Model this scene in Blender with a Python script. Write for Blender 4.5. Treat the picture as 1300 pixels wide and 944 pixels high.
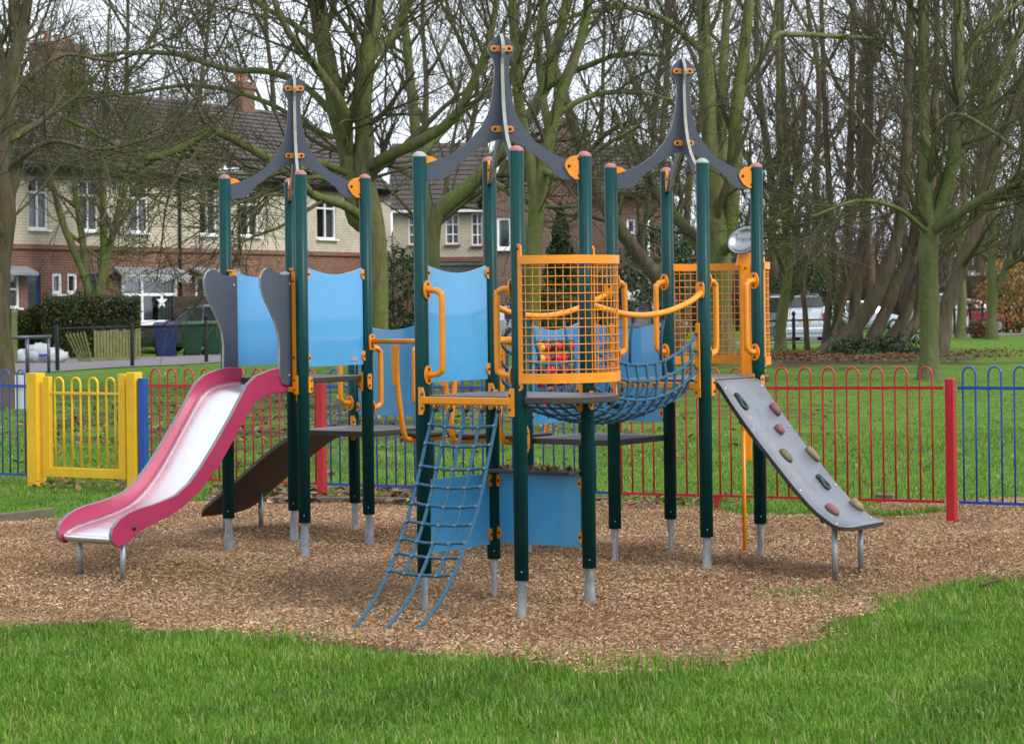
import bpy, math, random
import numpy as np
from mathutils import Vector, Matrix
random.seed(7); rng = np.random.default_rng(7)
for o in list(bpy.data.objects): bpy.data.objects.remove(o)
SC = bpy.context.scene; COL = SC.collection

# ------------------------------------------------------------------ camera, sky, sun, exposure
HC, HY, F, ROLL = 1.80, 385.0, 2950.0, 0.0122
cd = bpy.data.cameras.new('camera'); cam = bpy.data.objects.new('camera', cd); COL.objects.link(cam)
cd.sensor_width = 36.0; cd.sensor_fit = 'HORIZONTAL'; cd.lens = 36.0 * F / 1300.0
cd.shift_y = -(472.0 - HY) / 1300.0
cd.clip_start = 0.5; cd.clip_end = 3000
cd.dof.use_dof = True; cd.dof.focus_distance = 14.6; cd.dof.aperture_fstop = 9.0
cam.matrix_world = Matrix.Translation((0, 0, HC)) @ Matrix.Rotation(math.radians(90), 4, 'X') @ Matrix.Rotation(-ROLL, 4, 'Z')
SC.camera = cam
SC.render.engine = 'CYCLES'; SC.render.resolution_x = 1024; SC.render.resolution_y = 743
SUN_EL, SUN_AZ = math.radians(46), math.radians(125)     # veiled light from behind the camera's right shoulder
w = bpy.data.worlds.new('World'); SC.world = w; w.use_nodes = True
nt = w.node_tree; nt.nodes.clear()
sky = nt.nodes.new('ShaderNodeTexSky'); sky.sky_type = 'NISHITA'; sky.sun_disc = False
sky.sun_elevation = SUN_EL; sky.sun_rotation = SUN_AZ; sky.air_density = 1.0; sky.dust_density = 6.0; sky.ozone_density = 1.0
hs = nt.nodes.new('ShaderNodeHueSaturation'); hs.inputs['Saturation'].default_value = 0.30; hs.inputs['Value'].default_value = 1.0
mx = nt.nodes.new('ShaderNodeMix'); mx.data_type = 'RGBA'; mx.inputs[0].default_value = 0.75   # even cloud deck over the clear sky
mx.inputs[7].default_value = (8.2, 8.8, 9.9, 1)
bg = nt.nodes.new('ShaderNodeBackground'); bg.inputs['Strength'].default_value = 0.112
out = nt.nodes.new('ShaderNodeOutputWorld')
nt.links.new(sky.outputs[0], hs.inputs['Color']); nt.links.new(hs.outputs[0], mx.inputs[6])
nt.links.new(mx.outputs[2], bg.inputs['Color']); nt.links.new(bg.outputs[0], out.inputs[0])
sl = bpy.data.lights.new('sun', 'SUN'); sl.energy = 1.5; sl.angle = math.radians(22); sl.color = (1, .965, .9)
so = bpy.data.objects.new('sun', sl); COL.objects.link(so)
so.rotation_euler = Vector((-math.cos(SUN_EL)*math.sin(SUN_AZ), -math.cos(SUN_EL)*math.cos(SUN_AZ), -math.sin(SUN_EL))).to_track_quat('-Z', 'Y').to_euler()
so.location = (-10, -10, 20)
SC.view_settings.view_transform = 'Standard'; SC.view_settings.look = 'None'
SC.view_settings.exposure = 0.72; SC.view_settings.gamma = 1.0
SC.cycles.max_bounces = 6; SC.cycles.transparent_max_bounces = 8

# ------------------------------------------------------------------ helpers
def at(x, y, d):                    # a point of the place that stands d metres away
    xr = x - (y - HY) * ROLL; yr = y + (x - 650) * ROLL
    return np.array([(xr - 650) * d / F, d, HC - (yr - HY) * d / F])
def sst(x, a, b):
    t = np.clip((x - a) / (b - a), 0, 1); return t * t * (3 - 2 * t)
def gz(x, y):
    x = np.asarray(x, float); y = np.asarray(y, float)
    z = .095 * sst(y, 13.6, 15.4) + .15 * sst(y, 30, 75)
    z = z + .06 * sst(x, 1.6, 3.6) * (1 - sst(y, 12.6, 15.2)) + .02 * np.sin(x * .9 + 1.3) * np.sin(y * .7) * sst(y, 17, 24)
    z = z + .65 * sst(y - 1.85 * (x + 16.5), 72, 76) * sst(y, 66, 74) * (x < 4)
    return z
def ground_at(x, y, it=12):         # where a line of sight meets the ground
    d = 20.0
    for _ in range(it):
        p = at(x, y, d); k = (HC - p[2]) / d; d = (HC - float(gz(p[0], d))) / max(k, 1e-4)
    return at(x, y, d)

org = {}
def V3(p): return np.array(p, float)
def norm(v): v = V3(v); return v / (np.linalg.norm(v) + 1e-12)
def tag(o, label=None, cat=None, group=None, kind=None):
    if label: o['label'] = label
    if cat: o['category'] = cat
    if group: o['group'] = group
    if kind: o['kind'] = kind
    return o
def thing(name, loc, label, cat, group=None):
    o = bpy.data.objects.new(name, None); COL.objects.link(o); o.location = tuple(map(float, loc)); o.empty_display_size = .2
    org[o.name] = V3(loc); return tag(o, label, cat, group)
class MB:
    def __init__(s): s.v = []; s.f = []; s.m = []; s.s = []
    def add(s, verts, faces, mat=0, smooth=False):
        n = len(s.v); s.v.extend([tuple(map(float, p)) for p in verts])
        for f in faces: s.f.append(tuple(i + n for i in f)); s.m.append(mat); s.s.append(smooth)
        return s
    def box(s, c, size, ax=(1,0,0), ay=(0,1,0), az=(0,0,1), mat=0, taper=1.0):
        c = V3(c); ax, ay, az = norm(ax), norm(ay), norm(az); hx, hy, hz = [q / 2 for q in size]
        vs = []
        for k in (-1, 1):
            t = taper if k > 0 else 1.0
            for i, j in ((-1,-1), (1,-1), (1,1), (-1,1)): vs.append(c + ax*hx*i*t + ay*hy*j*t + az*hz*k)
        return s.add(vs, [(3,2,1,0),(4,5,6,7),(0,1,5,4),(1,2,6,5),(2,3,7,6),(3,0,4,7)], mat)
    def tube(s, pts, r, k=10, mat=0, smooth=True, caps=True):
        P = [V3(p) for p in pts]; n = len(P)
        R = [r] * n if np.isscalar(r) else list(r)
        ref = None; vs = []
        for i in range(n):
            d = norm(P[min(i+1, n-1)] - P[max(i-1, 0)])
            if ref is None:
                ref = np.cross(d, (0,0,1)) if abs(d[2]) < .9 else np.cross(d, (1,0,0))
            a = ref - d * ref.dot(d); a = norm(a); b = np.cross(d, a); ref = a
            for j in range(k):
                t = 2 * math.pi * j / k; vs.append(P[i] + (a * math.cos(t) + b * math.sin(t)) * R[i])
        fs = [(i*k+j, i*k+(j+1) % k, (i+1)*k+(j+1) % k, (i+1)*k+j) for i in range(n-1) for j in range(k)]
        s.add(vs, fs, mat, smooth)
        if caps:
            m = len(s.v) - len(vs)
            s.f.append(tuple(m + j for j in reversed(range(k)))); s.m.append(mat); s.s.append(False)
            s.f.append(tuple(m + (n-1)*k + j for j in range(k))); s.m.append(mat); s.s.append(False)
        return s
    def plate(s, poly, o, ax, ay, th, mat=0, edge=None):
        o = V3(o); ax = norm(ax); ay = norm(ay); n = np.cross(ax, ay); m = len(poly)
        ar = sum(poly[i][0]*poly[(i+1) % m][1] - poly[(i+1) % m][0]*poly[i][1] for i in range(m))
        if ar < 0: poly = list(reversed(poly))
        vs = [o + ax*p[0] + ay*p[1] + n*th/2 for p in poly] + [o + ax*p[0] + ay*p[1] - n*th/2 for p in poly]
        s.add(vs, [tuple(range(m)), tuple(reversed(range(m, 2*m)))], mat)
        n0 = len(s.v) - len(vs)
        for i in range(m):
            j = (i+1) % m; s.f.append((n0+j, n0+i, n0+m+i, n0+m+j)); s.m.append(mat if edge is None else edge); s.s.append(False)
        return s
    def lathe(s, prof, o, k=16, mat=0, smooth=True, ax=(0,0,1), ref=(1,0,0)):
        o = V3(o); ax = norm(ax); a = norm(V3(ref) - ax * V3(ref).dot(ax)); b = np.cross(ax, a); vs = []
        for r, z in prof:
            for j in range(k):
                t = 2*math.pi*j/k; vs.append(o + ax*z + (a*math.cos(t) + b*math.sin(t)) * max(r, 1e-4))
        n = len(prof)
        return s.add(vs, [(i*k+j, i*k+(j+1) % k, (i+1)*k+(j+1) % k, (i+1)*k+j) for i in range(n-1) for j in range(k)], mat, smooth)
    def blob(s, c, ax, ay, az, nu=10, nv=6, mat=0, jit=0.0):
        c, ax, ay, az = V3(c), V3(ax), V3(ay), V3(az); vs = [c + az]
        for i in range(1, nv):
            t = math.pi * i / nv
            for j in range(nu):
                p = 2*math.pi*j/nu; q = 1 + jit * (random.random() - .5)
                vs.append(c + q * (az*math.cos(t) + (ax*math.cos(p) + ay*math.sin(p)) * math.sin(t)))
        vs.append(c - az); fs = [(0, 1+j, 1+(j+1) % nu) for j in range(nu)]
        for i in range(nv-2):
            for j in range(nu): fs.append((1+i*nu+j, 1+(i+1)*nu+j, 1+(i+1)*nu+(j+1) % nu, 1+i*nu+(j+1) % nu))
        L = 1 + (nv-1)*nu; fs += [(L, L-nu+(j+1) % nu, L-nu+j) for j in range(nu)]
        return s.add(vs, fs, mat, True)
    def build(s, name, mats, parent=None, loc=None, bevel=0):
        if not isinstance(mats, (list, tuple)): mats = [mats]
        o0 = org[parent.name] if parent is not None else (V3(loc) if loc is not None else np.zeros(3))
        me = bpy.data.meshes.new(name); me.from_pydata([tuple(V3(p) - o0) for p in s.v], [], s.f)
        for m in mats: me.materials.append(m)
        me.polygons.foreach_set('material_index', s.m); me.polygons.foreach_set('use_smooth', s.s); me.update()
        ob = bpy.data.objects.new(name, me); COL.objects.link(ob)
        if parent is not None: ob.parent = parent
        else: ob.location = tuple(o0)
        org[ob.name] = o0
        if bevel:
            b = ob.modifiers.new('bevel', 'BEVEL'); b.width = bevel; b.segments = 2; b.limit_method = 'ANGLE'; b.angle_limit = .9
        return ob
def np_mesh(name, V, Fq, mats, parent=None, loc=None, smooth=True, cols=None, nside=4):
    o0 = org[parent.name] if parent is not None else (V3(loc) if loc is not None else np.zeros(3))
    me = bpy.data.meshes.new(name); V = np.asarray(V, np.float32) - o0.astype(np.float32); Fq = np.asarray(Fq, np.int32)
    me.vertices.add(len(V)); me.vertices.foreach_set('co', V.ravel())
    me.loops.add(Fq.size); me.loops.foreach_set('vertex_index', Fq.ravel())
    me.polygons.add(len(Fq)); me.polygons.foreach_set('loop_start', np.arange(0, Fq.size, Fq.shape[1], dtype=np.int32))
    me.polygons.foreach_set('use_smooth', np.full(len(Fq), smooth, bool))
    me.update(calc_edges=True)
    if cols is not None:
        a = me.color_attributes.new('tint', 'FLOAT_COLOR', 'POINT'); c4 = np.ones((len(V), 4), np.float32); c4[:, :cols.shape[1]] = cols
        a.data.foreach_set('color', c4.ravel())
    for m in (mats if isinstance(mats, (list, tuple)) else [mats]): me.materials.append(m)
    ob = bpy.data.objects.new(name, me); COL.objects.link(ob)
    if parent is not None: ob.parent = parent
    else: ob.location = tuple(map(float, o0))
    org[ob.name] = o0
    return ob
def copy_child(src, parent, offset):
    c = src.copy(); COL.objects.link(c); c.parent = parent; c.location = tuple(map(float, offset)); org[c.name] = org[parent.name]; return c
def smooth_curve(P, n):             # Catmull-Rom through rows of P
    P = np.asarray(P, float)
    if len(P) < 3:
        t = np.linspace(0, 1, n)[:, None]; return P[0] * (1-t) + P[-1] * t
    Q = np.vstack([2*P[0]-P[1], P, 2*P[-1]-P[-2]]); outp = []
    for t in np.linspace(0, len(P)-1-1e-6, n):
        i = int(t); f = t - i; a, b, c, d = Q[i], Q[i+1], Q[i+2], Q[i+3]
        outp.append(.5*((2*b) + (c-a)*f + (2*a-5*b+4*c-d)*f*f + (3*b-a-3*c+d)*f**3))
    return np.array(outp)

# ------------------------------------------------------------------ materials
def newmat(name):
    m = bpy.data.materials.new(name); m.use_nodes = True; n = m.node_tree
    return m, n, n.nodes['Principled BSDF']
def N(n, t, **k):
    q = n.nodes.new(t)
    for a, b in k.items():
        if a.startswith('i_'): q.inputs[a[2:].replace('_', ' ')].default_value = b
        else: setattr(q, a, b)
    return q
def ramp(n, stops):
    r = n.nodes.new('ShaderNodeValToRGB'); e = r.color_ramp.elements
    while len(e) > 1: e.remove(e[-1])
    e[0].position = stops[0][0]; e[0].color = (*stops[0][1], 1)
    for p, c in stops[1:]: q = e.new(p); q.color = (*c, 1)
    return r
def noise(n, scale, detail=4, rough=.6, vec=None):
    q = N(n, 'ShaderNodeTexNoise'); q.inputs['Scale'].default_value = scale; q.inputs['Detail'].default_value = detail; q.inputs['Roughness'].default_value = rough
    if vec is not None: n.links.new(vec, q.inputs['Vector'])
    return q
def bump(n, src, strength, dist, p):
    b = N(n, 'ShaderNodeBump'); b.inputs['Strength'].default_value = strength; b.inputs['Distance'].default_value = dist
    n.links.new(src, b.inputs['Height']); n.links.new(b.outputs[0], p.inputs['Normal']); return b
def sc(c, k): return tuple(min(1, max(0, q*k)) for q in c)
def coords(n, scale=(1,1,1)):
    g = N(n, 'ShaderNodeNewGeometry')       # true place in the world, so pieces of one thing do not repeat
    mp = N(n, 'ShaderNodeMapping'); mp.inputs['Scale'].default_value = scale; n.links.new(g.outputs['Position'], mp.inputs['Vector']); return mp.outputs[0]
def pmat(name, c, rough=.5, metal=0.0, var=.12, scale=6, bmp=0, bscale=80, spec=.5, dirt=None, coat=0, squash=(1,1,1), dirt_amt=(.62,.8)):
    m, n, p = newmat(name); v = coords(n, squash)
    q = noise(n, scale, 5, .65, v)
    r = ramp(n, [(.25, sc(c, 1-var)), (.5, c), (.75, sc(c, 1+var))]); n.links.new(q.outputs[0], r.inputs[0]); src = r.outputs[0]
    if dirt:
        q2 = noise(n, scale*2.7+1.3, 7, .75, v); r2 = ramp(n, [(dirt_amt[0], (0,0,0)), (dirt_amt[1], (1,1,1))]); n.links.new(q2.outputs[0], r2.inputs[0])
        mxx = N(n, 'ShaderNodeMix', data_type='RGBA'); n.links.new(r2.outputs[0], mxx.inputs[0]); n.links.new(src, mxx.inputs[6]); mxx.inputs[7].default_value = (*dirt, 1); src = mxx.outputs[2]
    n.links.new(src, p.inputs['Base Color']); p.inputs['Metallic'].default_value = metal
    p.inputs['Specular IOR Level'].default_value = spec; p.inputs['Coat Weight'].default_value = coat
    rr = N(n, 'ShaderNodeMapRange'); rr.inputs[3].default_value = max(.05, rough-.1); rr.inputs[4].default_value = min(1, rough+.1); n.links.new(q.outputs[0], rr.inputs[0]); n.links.new(rr.outputs[0], p.inputs['Roughness'])
    if bmp: bump(n, noise(n, bscale, 3, .6, v).outputs[0], bmp, .01, p)
    return m
def leafmat(name, stops, rough=.6, trans=.25):
    m, n, p = newmat(name); a = N(n, 'ShaderNodeVertexColor'); a.layer_name = 'tint'
    r = ramp(n, stops); sx = N(n, 'ShaderNodeSeparateColor'); n.links.new(a.outputs[0], sx.inputs[0]); n.links.new(sx.outputs[0], r.inputs[0])
    n.links.new(r.outputs[0], p.inputs['Base Color']); p.inputs['Roughness'].default_value = rough; p.inputs['Specular IOR Level'].default_value = .3
    if trans:
        t = N(n, 'ShaderNodeBsdfTranslucent'); n.links.new(r.outputs[0], t.inputs[0]); ms = N(n, 'ShaderNodeMixShader'); ms.inputs[0].default_value = trans
        n.links.new(p.outputs[0], ms.inputs[1]); n.links.new(t.outputs[0], ms.inputs[2]); n.links.new(ms.outputs[0], n.nodes['Material Output'].inputs[0])
    return m
M = {}
M['green'] = pmat('green_powder_coat', (.001,.041,.040), .42, var=.15, scale=9, spec=.2, dirt=(.02,.055,.05), dirt_amt=(.6,.95))
M['galv'] = pmat('galvanised_steel', (.33,.36,.39), .45, .75, var=.28, scale=14, bmp=.05, dirt=(.16,.14,.11), dirt_amt=(.5,.85))
M['yellow'] = pmat('orange_yellow_paint', (.74,.245,.004), .33, var=.10, scale=10, dirt=(.55,.17,.01), dirt_amt=(.58,.9))
M['gate'] = pmat('yellow_gate_paint', (.76,.43,.005), .4, var=.12, scale=7, dirt=(.5,.27,.02), dirt_amt=(.55,.85))
M['bolt'] = pmat('dark_bolt', (.05,.05,.055), .35, .7, var=.2, scale=40)
M['bolt2'] = pmat('zinc_bolt', (.6,.62,.65), .35, .8, var=.2, scale=40)
M['blue'] = pmat('blue_laminate', (.045,.30,.60), .32, var=.05, scale=2.5, spec=1.0, dirt=(.085,.32,.58), dirt_amt=(.55,.9), coat=1.0)
M['edge'] = pmat('panel_edge', (.30,.30,.27), .6, var=.2, scale=20)
M['grey'] = pmat('grey_laminate', (.062,.074,.100), .45, var=.1, scale=3, spec=.35, dirt=(.085,.095,.115), dirt_amt=(.55,.9))
M['pale_edge'] = pmat('pale_laminate_edge', (.27,.28,.24), .6, var=.2, scale=20)
M['slide_edge'] = pmat('slide_edge', (.17,.17,.175), .5, var=.2, scale=20)
M['deck'] = pmat('dark_deck_board', (.125,.12,.125), .55, var=.2, scale=5, bmp=.2, bscale=250, dirt=(.12,.10,.08), dirt_amt=(.5,.8))
M['deck_edge'] = pmat('deck_edge', (.032,.026,.024), .6, var=.2, scale=20)
M['wallboard'] = pmat('climbing_board', (.15,.163,.19), .5, var=.10, scale=3.5, bmp=.12, bscale=200, dirt=(.095,.105,.125), dirt_amt=(.5,.78))
M['under'] = pmat('brown_ramp_underside', (.075,.055,.038), .6, var=.15, scale=4)
M['pink'] = pmat('crimson_slide_side', (.34,.026,.082), .36, var=.08, scale=4, dirt=(.34,.05,.10), dirt_amt=(.6,.9))
M['dish'] = pmat('brushed_dish', (.34,.35,.37), .24, 1.0, var=.1, scale=8)
M['steel'] = pmat('stainless_bed', (.80,.81,.83), .34, 1.0, var=.06, scale=5, squash=(4,4,.6))
M['rope'] = pmat('blue_rope', (.018,.098,.18), .7, var=.25, scale=35, bmp=.9, bscale=160, dirt=(.06,.15,.22), dirt_amt=(.5,.8))
M['knot'] = pmat('rope_joint', (.15,.19,.22), .5, .2, var=.2, scale=40)
M['cap'] = pmat('faded_red_cap', (.33,.13,.13), .6, var=.2, scale=30)
M['cap2'] = pmat('pale_cap', (.32,.34,.33), .6, var=.2, scale=30)
M['fred'] = pmat('red_fence_paint', (.43,.009,.024), .35, var=.12, scale=8, dirt=(.36,.04,.05), dirt_amt=(.55,.85))
M['fblue'] = pmat('blue_fence_paint', (.008,.062,.32), .35, var=.15, scale=8, dirt=(.04,.10,.30), dirt_amt=(.55,.85))
M['black'] = pmat('black_paint', (.010,.010,.012), .5, var=.3, scale=12, spec=.2)
M['rail'] = pmat('grey_rail', (.07,.085,.105), .35, .3, var=.2, scale=12)
M['white'] = pmat('white_paint', (.78,.79,.80), .4, var=.06, scale=5, dirt=(.55,.55,.53), dirt_amt=(.6,.9))
M['hold_red'] = pmat('red_hold', (.19,.075,.075), .7, var=.35, scale=40, bmp=.4)
M['hold_olive'] = pmat('olive_hold', (.14,.12,.07), .7, var=.35, scale=40, bmp=.4)
M['hold_sand'] = pmat('sand_hold', (.22,.15,.095), .7, var=.35, scale=40, bmp=.4)
M['hold_green'] = pmat('green_hold', (.025,.06,.05), .6, var=.4, scale=60, bmp=.5)
M['bead_red'] = pmat('red_bead', (.62,.02,.04), .3, var=.1)
M['bead_black'] = pmat('black_bead', (.03,.03,.035), .3, var=.1)
M['bead_yellow'] = pmat('yellow_bead', (.8,.45,.02), .3, var=.1)
M['timber'] = pmat('weathered_timber', (.13,.10,.07), .8, var=.35, scale=9, bmp=.5, bscale=60, squash=(1,1,6), dirt=(.06,.07,.03))
M['picket'] = pmat('algae_picket', (.16,.17,.05), .85, var=.35, scale=5, bmp=.4, bscale=50, dirt=(.09,.07,.045), dirt_amt=(.45,.7))
M['post_moss'] = pmat('algae_post', (.11,.12,.045), .85, var=.35, scale=6, bmp=.4, dirt=(.06,.05,.035))
M['asphalt'] = pmat('path_asphalt', (.145,.135,.14), .9, var=.2, scale=2.2, bmp=.3, bscale=90)
M['render'] = None
def brickmat(name, c1, c2, mortar, sc_=1.0, axis=0, dirt=None):
    m, n, p = newmat(name); tc = N(n, 'ShaderNodeTexCoord'); mp = N(n, 'ShaderNodeMapping'); n.links.new(tc.outputs['UV'], mp.inputs['Vector'])
    b = N(n, 'ShaderNodeTexBrick'); n.links.new(mp.outputs[0], b.inputs['Vector'])
    b.inputs['Color1'].default_value = (*c1, 1); b.inputs['Color2'].default_value = (*c2, 1); b.inputs['Mortar'].default_value = (*mortar, 1)
    b.inputs['Scale'].default_value = 1.0; b.inputs['Brick Width'].default_value = .225*sc_; b.inputs['Row Height'].default_value = .075*sc_; b.inputs['Mortar Size'].default_value = .011*sc_; b.inputs['Bias'].default_value = -.1
    q = noise(n, .9, 5, .7, coords(n)); mxx = N(n, 'ShaderNodeMix', data_type='RGBA', blend_type='MULTIPLY'); mxx.inputs[0].default_value = .8
    r = ramp(n, [(.3, (.62,.60,.58)), (.7, (1.12,1.08,1.02))]); n.links.new(q.outputs[0], r.inputs[0]); n.links.new(b.outputs[0], mxx.inputs[6]); n.links.new(r.outputs[0], mxx.inputs[7])
    n.links.new(mxx.outputs[2], p.inputs['Base Color']); p.inputs['Roughness'].default_value = .9
    bump(n, b.outputs['Fac'], -.6, .01, p)
    return m
M['brick'] = brickmat('red_brick', (.22,.08,.055), (.13,.05,.038), (.25,.18,.14), 1.2)
M['brick2'] = brickmat('brown_brick', (.18,.082,.060), (.11,.052,.042), (.21,.165,.14), 1.2)
M['render'] = brickmat('cream_painted_brick', (.58,.53,.43), (.53,.48,.385), (.40,.36,.29), 1.4)
def tilemat(name, c1, c2):
    m = brickmat(name, c1, c2, sc(c1, .25), 1.6); return m
M['tiles'] = tilemat('old_roof_tiles', (.105,.085,.078), (.07,.06,.058))
M['glass'] = pmat('window_glass', (.03,.035,.04), .06, var=.3, scale=1.5, spec=.8)
M['curtain'] = pmat('pale_curtain', (.35,.35,.36), .9, var=.3, scale=6, squash=(6,6,.3))
M['redcurtain'] = pmat('red_curtain', (.25,.03,.035), .9, var=.3, scale=6, squash=(6,6,.3))
M['doorblue'] = pmat('blue_door', (.012,.05,.22), .35)
M['lead'] = pmat('lead_canopy', (.20,.22,.245), .6, var=.25, scale=5)
M['pot'] = pmat('clay_pot', (.36,.15,.09), .8, var=.3)
M['darkfence'] = pmat('brown_fence', (.05,.028,.02), .8, var=.3, scale=6)
def barkmat(name, base, moss, dark, amt=(.42,.6)):
    m, n, p = newmat(name); v = coords(n, (1,1,.22)); v1 = coords(n)
    q = noise(n, 9, 6, .7, v); r = ramp(n, [(.3, dark), (.55, base), (.75, sc(base, 1.35))]); n.links.new(q.outputs[0], r.inputs[0])
    q2 = noise(n, 1.1, 6, .65, v1); r2 = ramp(n, [(amt[0], (0,0,0)), (amt[1], (1,1,1))]); n.links.new(q2.outputs[0], r2.inputs[0])
    q3 = noise(n, 14, 4, .7, v1); r3 = ramp(n, [(.3, sc(moss, .55)), (.7, sc(moss, 1.25))]); n.links.new(q3.outputs[0], r3.inputs[0])
    mxx = N(n, 'ShaderNodeMix', data_type='RGBA'); n.links.new(r2.outputs[0], mxx.inputs[0]); n.links.new(r.outputs[0], mxx.inputs[6]); n.links.new(r3.outputs[0], mxx.inputs[7])
    n.links.new(mxx.outputs[2], p.inputs['Base Color']); p.inputs['Roughness'].default_value = .9; p.inputs['Specular IOR Level'].default_value = .2
    bump(n, q.outputs[0], .7, .03, p); return m
M['bark'] = barkmat('mossy_bark', (.14,.133,.066), (.115,.145,.034), (.05,.047,.028), (.36,.60))
M['bark_green'] = barkmat('green_bark', (.13,.135,.062), (.112,.135,.044), (.06,.057,.034), (.36,.62))
M['bark_brown'] = barkmat('brown_bark', (.10,.078,.052), (.085,.085,.03), (.038,.03,.022), (.5,.72))
M['twig'] = barkmat('grey_brown_twig', (.088,.076,.048), (.092,.097,.038), (.044,.039,.028), (.40,.60))
M['twig_red'] = barkmat('reddish_twig', (.125,.090,.068), (.10,.09,.05), (.065,.048,.038), (.55,.75))
# ground sheet: short turf over soil, muddy and littered under the trees
m, n, p = newmat('turf'); v = coords(n)
q = noise(n, 3.2, 7, .7, v); r = ramp(n, [(.3, (.06,.115,.012)), (.5, (.10,.20,.018)), (.72, (.155,.265,.03))]); n.links.new(q.outputs[0], r.inputs[0])
qf = noise(n, 45, 4, .8, v); rf = ramp(n, [(.3, (.5,.5,.5)), (.7, (1.3,1.3,1.3))]); n.links.new(qf.outputs[0], rf.inputs[0])
mm = N(n, 'ShaderNodeMix', data_type='RGBA', blend_type='MULTIPLY'); mm.inputs[0].default_value = 1; n.links.new(r.outputs[0], mm.inputs[6]); n.links.new(rf.outputs[0], mm.inputs[7])
vm = coords(n, (.5,.5,.5)); q2 = noise(n, 1.1, 8, .72, vm); att = N(n, 'ShaderNodeVertexColor'); att.layer_name = 'tint'; sx = N(n, 'ShaderNodeSeparateColor'); n.links.new(att.outputs[0], sx.inputs[0])
ad = N(n, 'ShaderNodeMath', operation='ADD'); n.links.new(q2.outputs[0], ad.inputs[0]); n.links.new(sx.outputs[0], ad.inputs[1])
r2 = ramp(n, [(.60, (0,0,0)), (.82, (1,1,1))]); n.links.new(ad.outputs[0], r2.inputs[0])
q3 = noise(n, 12, 6, .75, v); r3 = ramp(n, [(.3, (.022,.016,.010)), (.55, (.055,.036,.022)), (.75, (.13,.075,.04))]); n.links.new(q3.outputs[0], r3.inputs[0])
m2 = N(n, 'ShaderNodeMix', data_type='RGBA'); n.links.new(r2.outputs[0], m2.inputs[0]); n.links.new(mm.outputs[2], m2.inputs[6]); n.links.new(r3.outputs[0], m2.inputs[7])
n.links.new(m2.outputs[2], p.inputs['Base Color']); p.inputs['Roughness'].default_value = .95; p.inputs['Specular IOR Level'].default_value = .15
bump(n, qf.outputs[0], .8, .04, p); M['turf'] = m
m, n, p = newmat('bark_mulch'); v = coords(n)
q = noise(n, 110, 5, .8, v); r = ramp(n, [(.25, (.09,.052,.029)), (.45, (.24,.146,.080)), (.62, (.34,.216,.123)), (.8, (.48,.33,.20))]); n.links.new(q.outputs[0], r.inputs[0])
q2 = noise(n, 1.3, 5, .6, v); r2 = ramp(n, [(.3, (.72,.70,.70)), (.7, (1.1,1.08,1.05))]); n.links.new(q2.outputs[0], r2.inputs[0])
mm = N(n, 'ShaderNodeMix', data_type='RGBA', blend_type='MULTIPLY'); mm.inputs[0].default_value = 1; n.links.new(r.outputs[0], mm.inputs[6]); n.links.new(r2.outputs[0], mm.inputs[7])
n.links.new(mm.outputs[2], p.inputs['Base Color']); p.inputs['Roughness'].default_value = .95; p.inputs['Specular IOR Level'].default_value = .15
bump(n, q.outputs[0], 1.0, .02, p); M['mulch'] = m
M['chip'] = leafmat('bark_chip', [(0, (.095,.056,.030)), (.3, (.25,.152,.081)), (.65, (.39,.245,.137)), (.9, (.55,.385,.235)), (1, (.68,.52,.36))], .9, 0)
M['blade'] = leafmat('grass_blade', [(0, (.045,.090,.010)), (.35, (.088,.19,.014)), (.7, (.15,.29,.024)), (.92, (.25,.35,.06)), (1, (.42,.36,.15))], .55, .3)
M['deadleaf'] = leafmat('dead_leaf', [(0, (.05,.03,.02)), (.5, (.15,.085,.05)), (.85, (.28,.17,.10)), (1, (.42,.31,.21))], .8, .15)
M['oakleaf'] = leafmat('brown_hanging_leaf', [(0, (.06,.035,.022)), (.6, (.14,.075,.04)), (1, (.28,.15,.05))], .8, .2)
M['hedge'] = leafmat('hedge_leaf', [(0, (.015,.024,.008)), (.5, (.045,.062,.018)), (.85, (.085,.085,.028)), (1, (.13,.09,.04))], .55, .2)
M['ivy'] = leafmat('ivy_leaf', [(0, (.008,.022,.010)), (.6, (.022,.052,.020)), (1, (.06,.095,.035))], .4, .15)
M['conifer'] = leafmat('conifer_needle', [(0, (.008,.022,.010)), (.6, (.020,.048,.018)), (1, (.045,.08,.03))], .6, .1)
M['yellowleaf'] = leafmat('yellow_shrub_leaf', [(0, (.12,.06,.02)), (.5, (.30,.16,.05)), (1, (.45,.30,.08))], .7, .25)

# ------------------------------------------------------------------ ground
xs = np.unique(np.concatenate([np.linspace(-250,-30,12), np.linspace(-30,30,61), np.linspace(-7,7,71), np.linspace(30,250,12)]))
ys = np.unique(np.concatenate([np.linspace(-10,8,7), np.linspace(8,26,73), np.linspace(26,130,80), np.linspace(130,900,20)]))
XX, YY = np.meshgrid(xs, ys); ZZ = gz(XX, YY)
idx = np.arange(XX.size).reshape(XX.shape)
FQ = np.stack([idx[:-1,:-1], idx[:-1,1:], idx[1:,1:], idx[1:,:-1]], -1).reshape(-1, 4)
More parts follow.
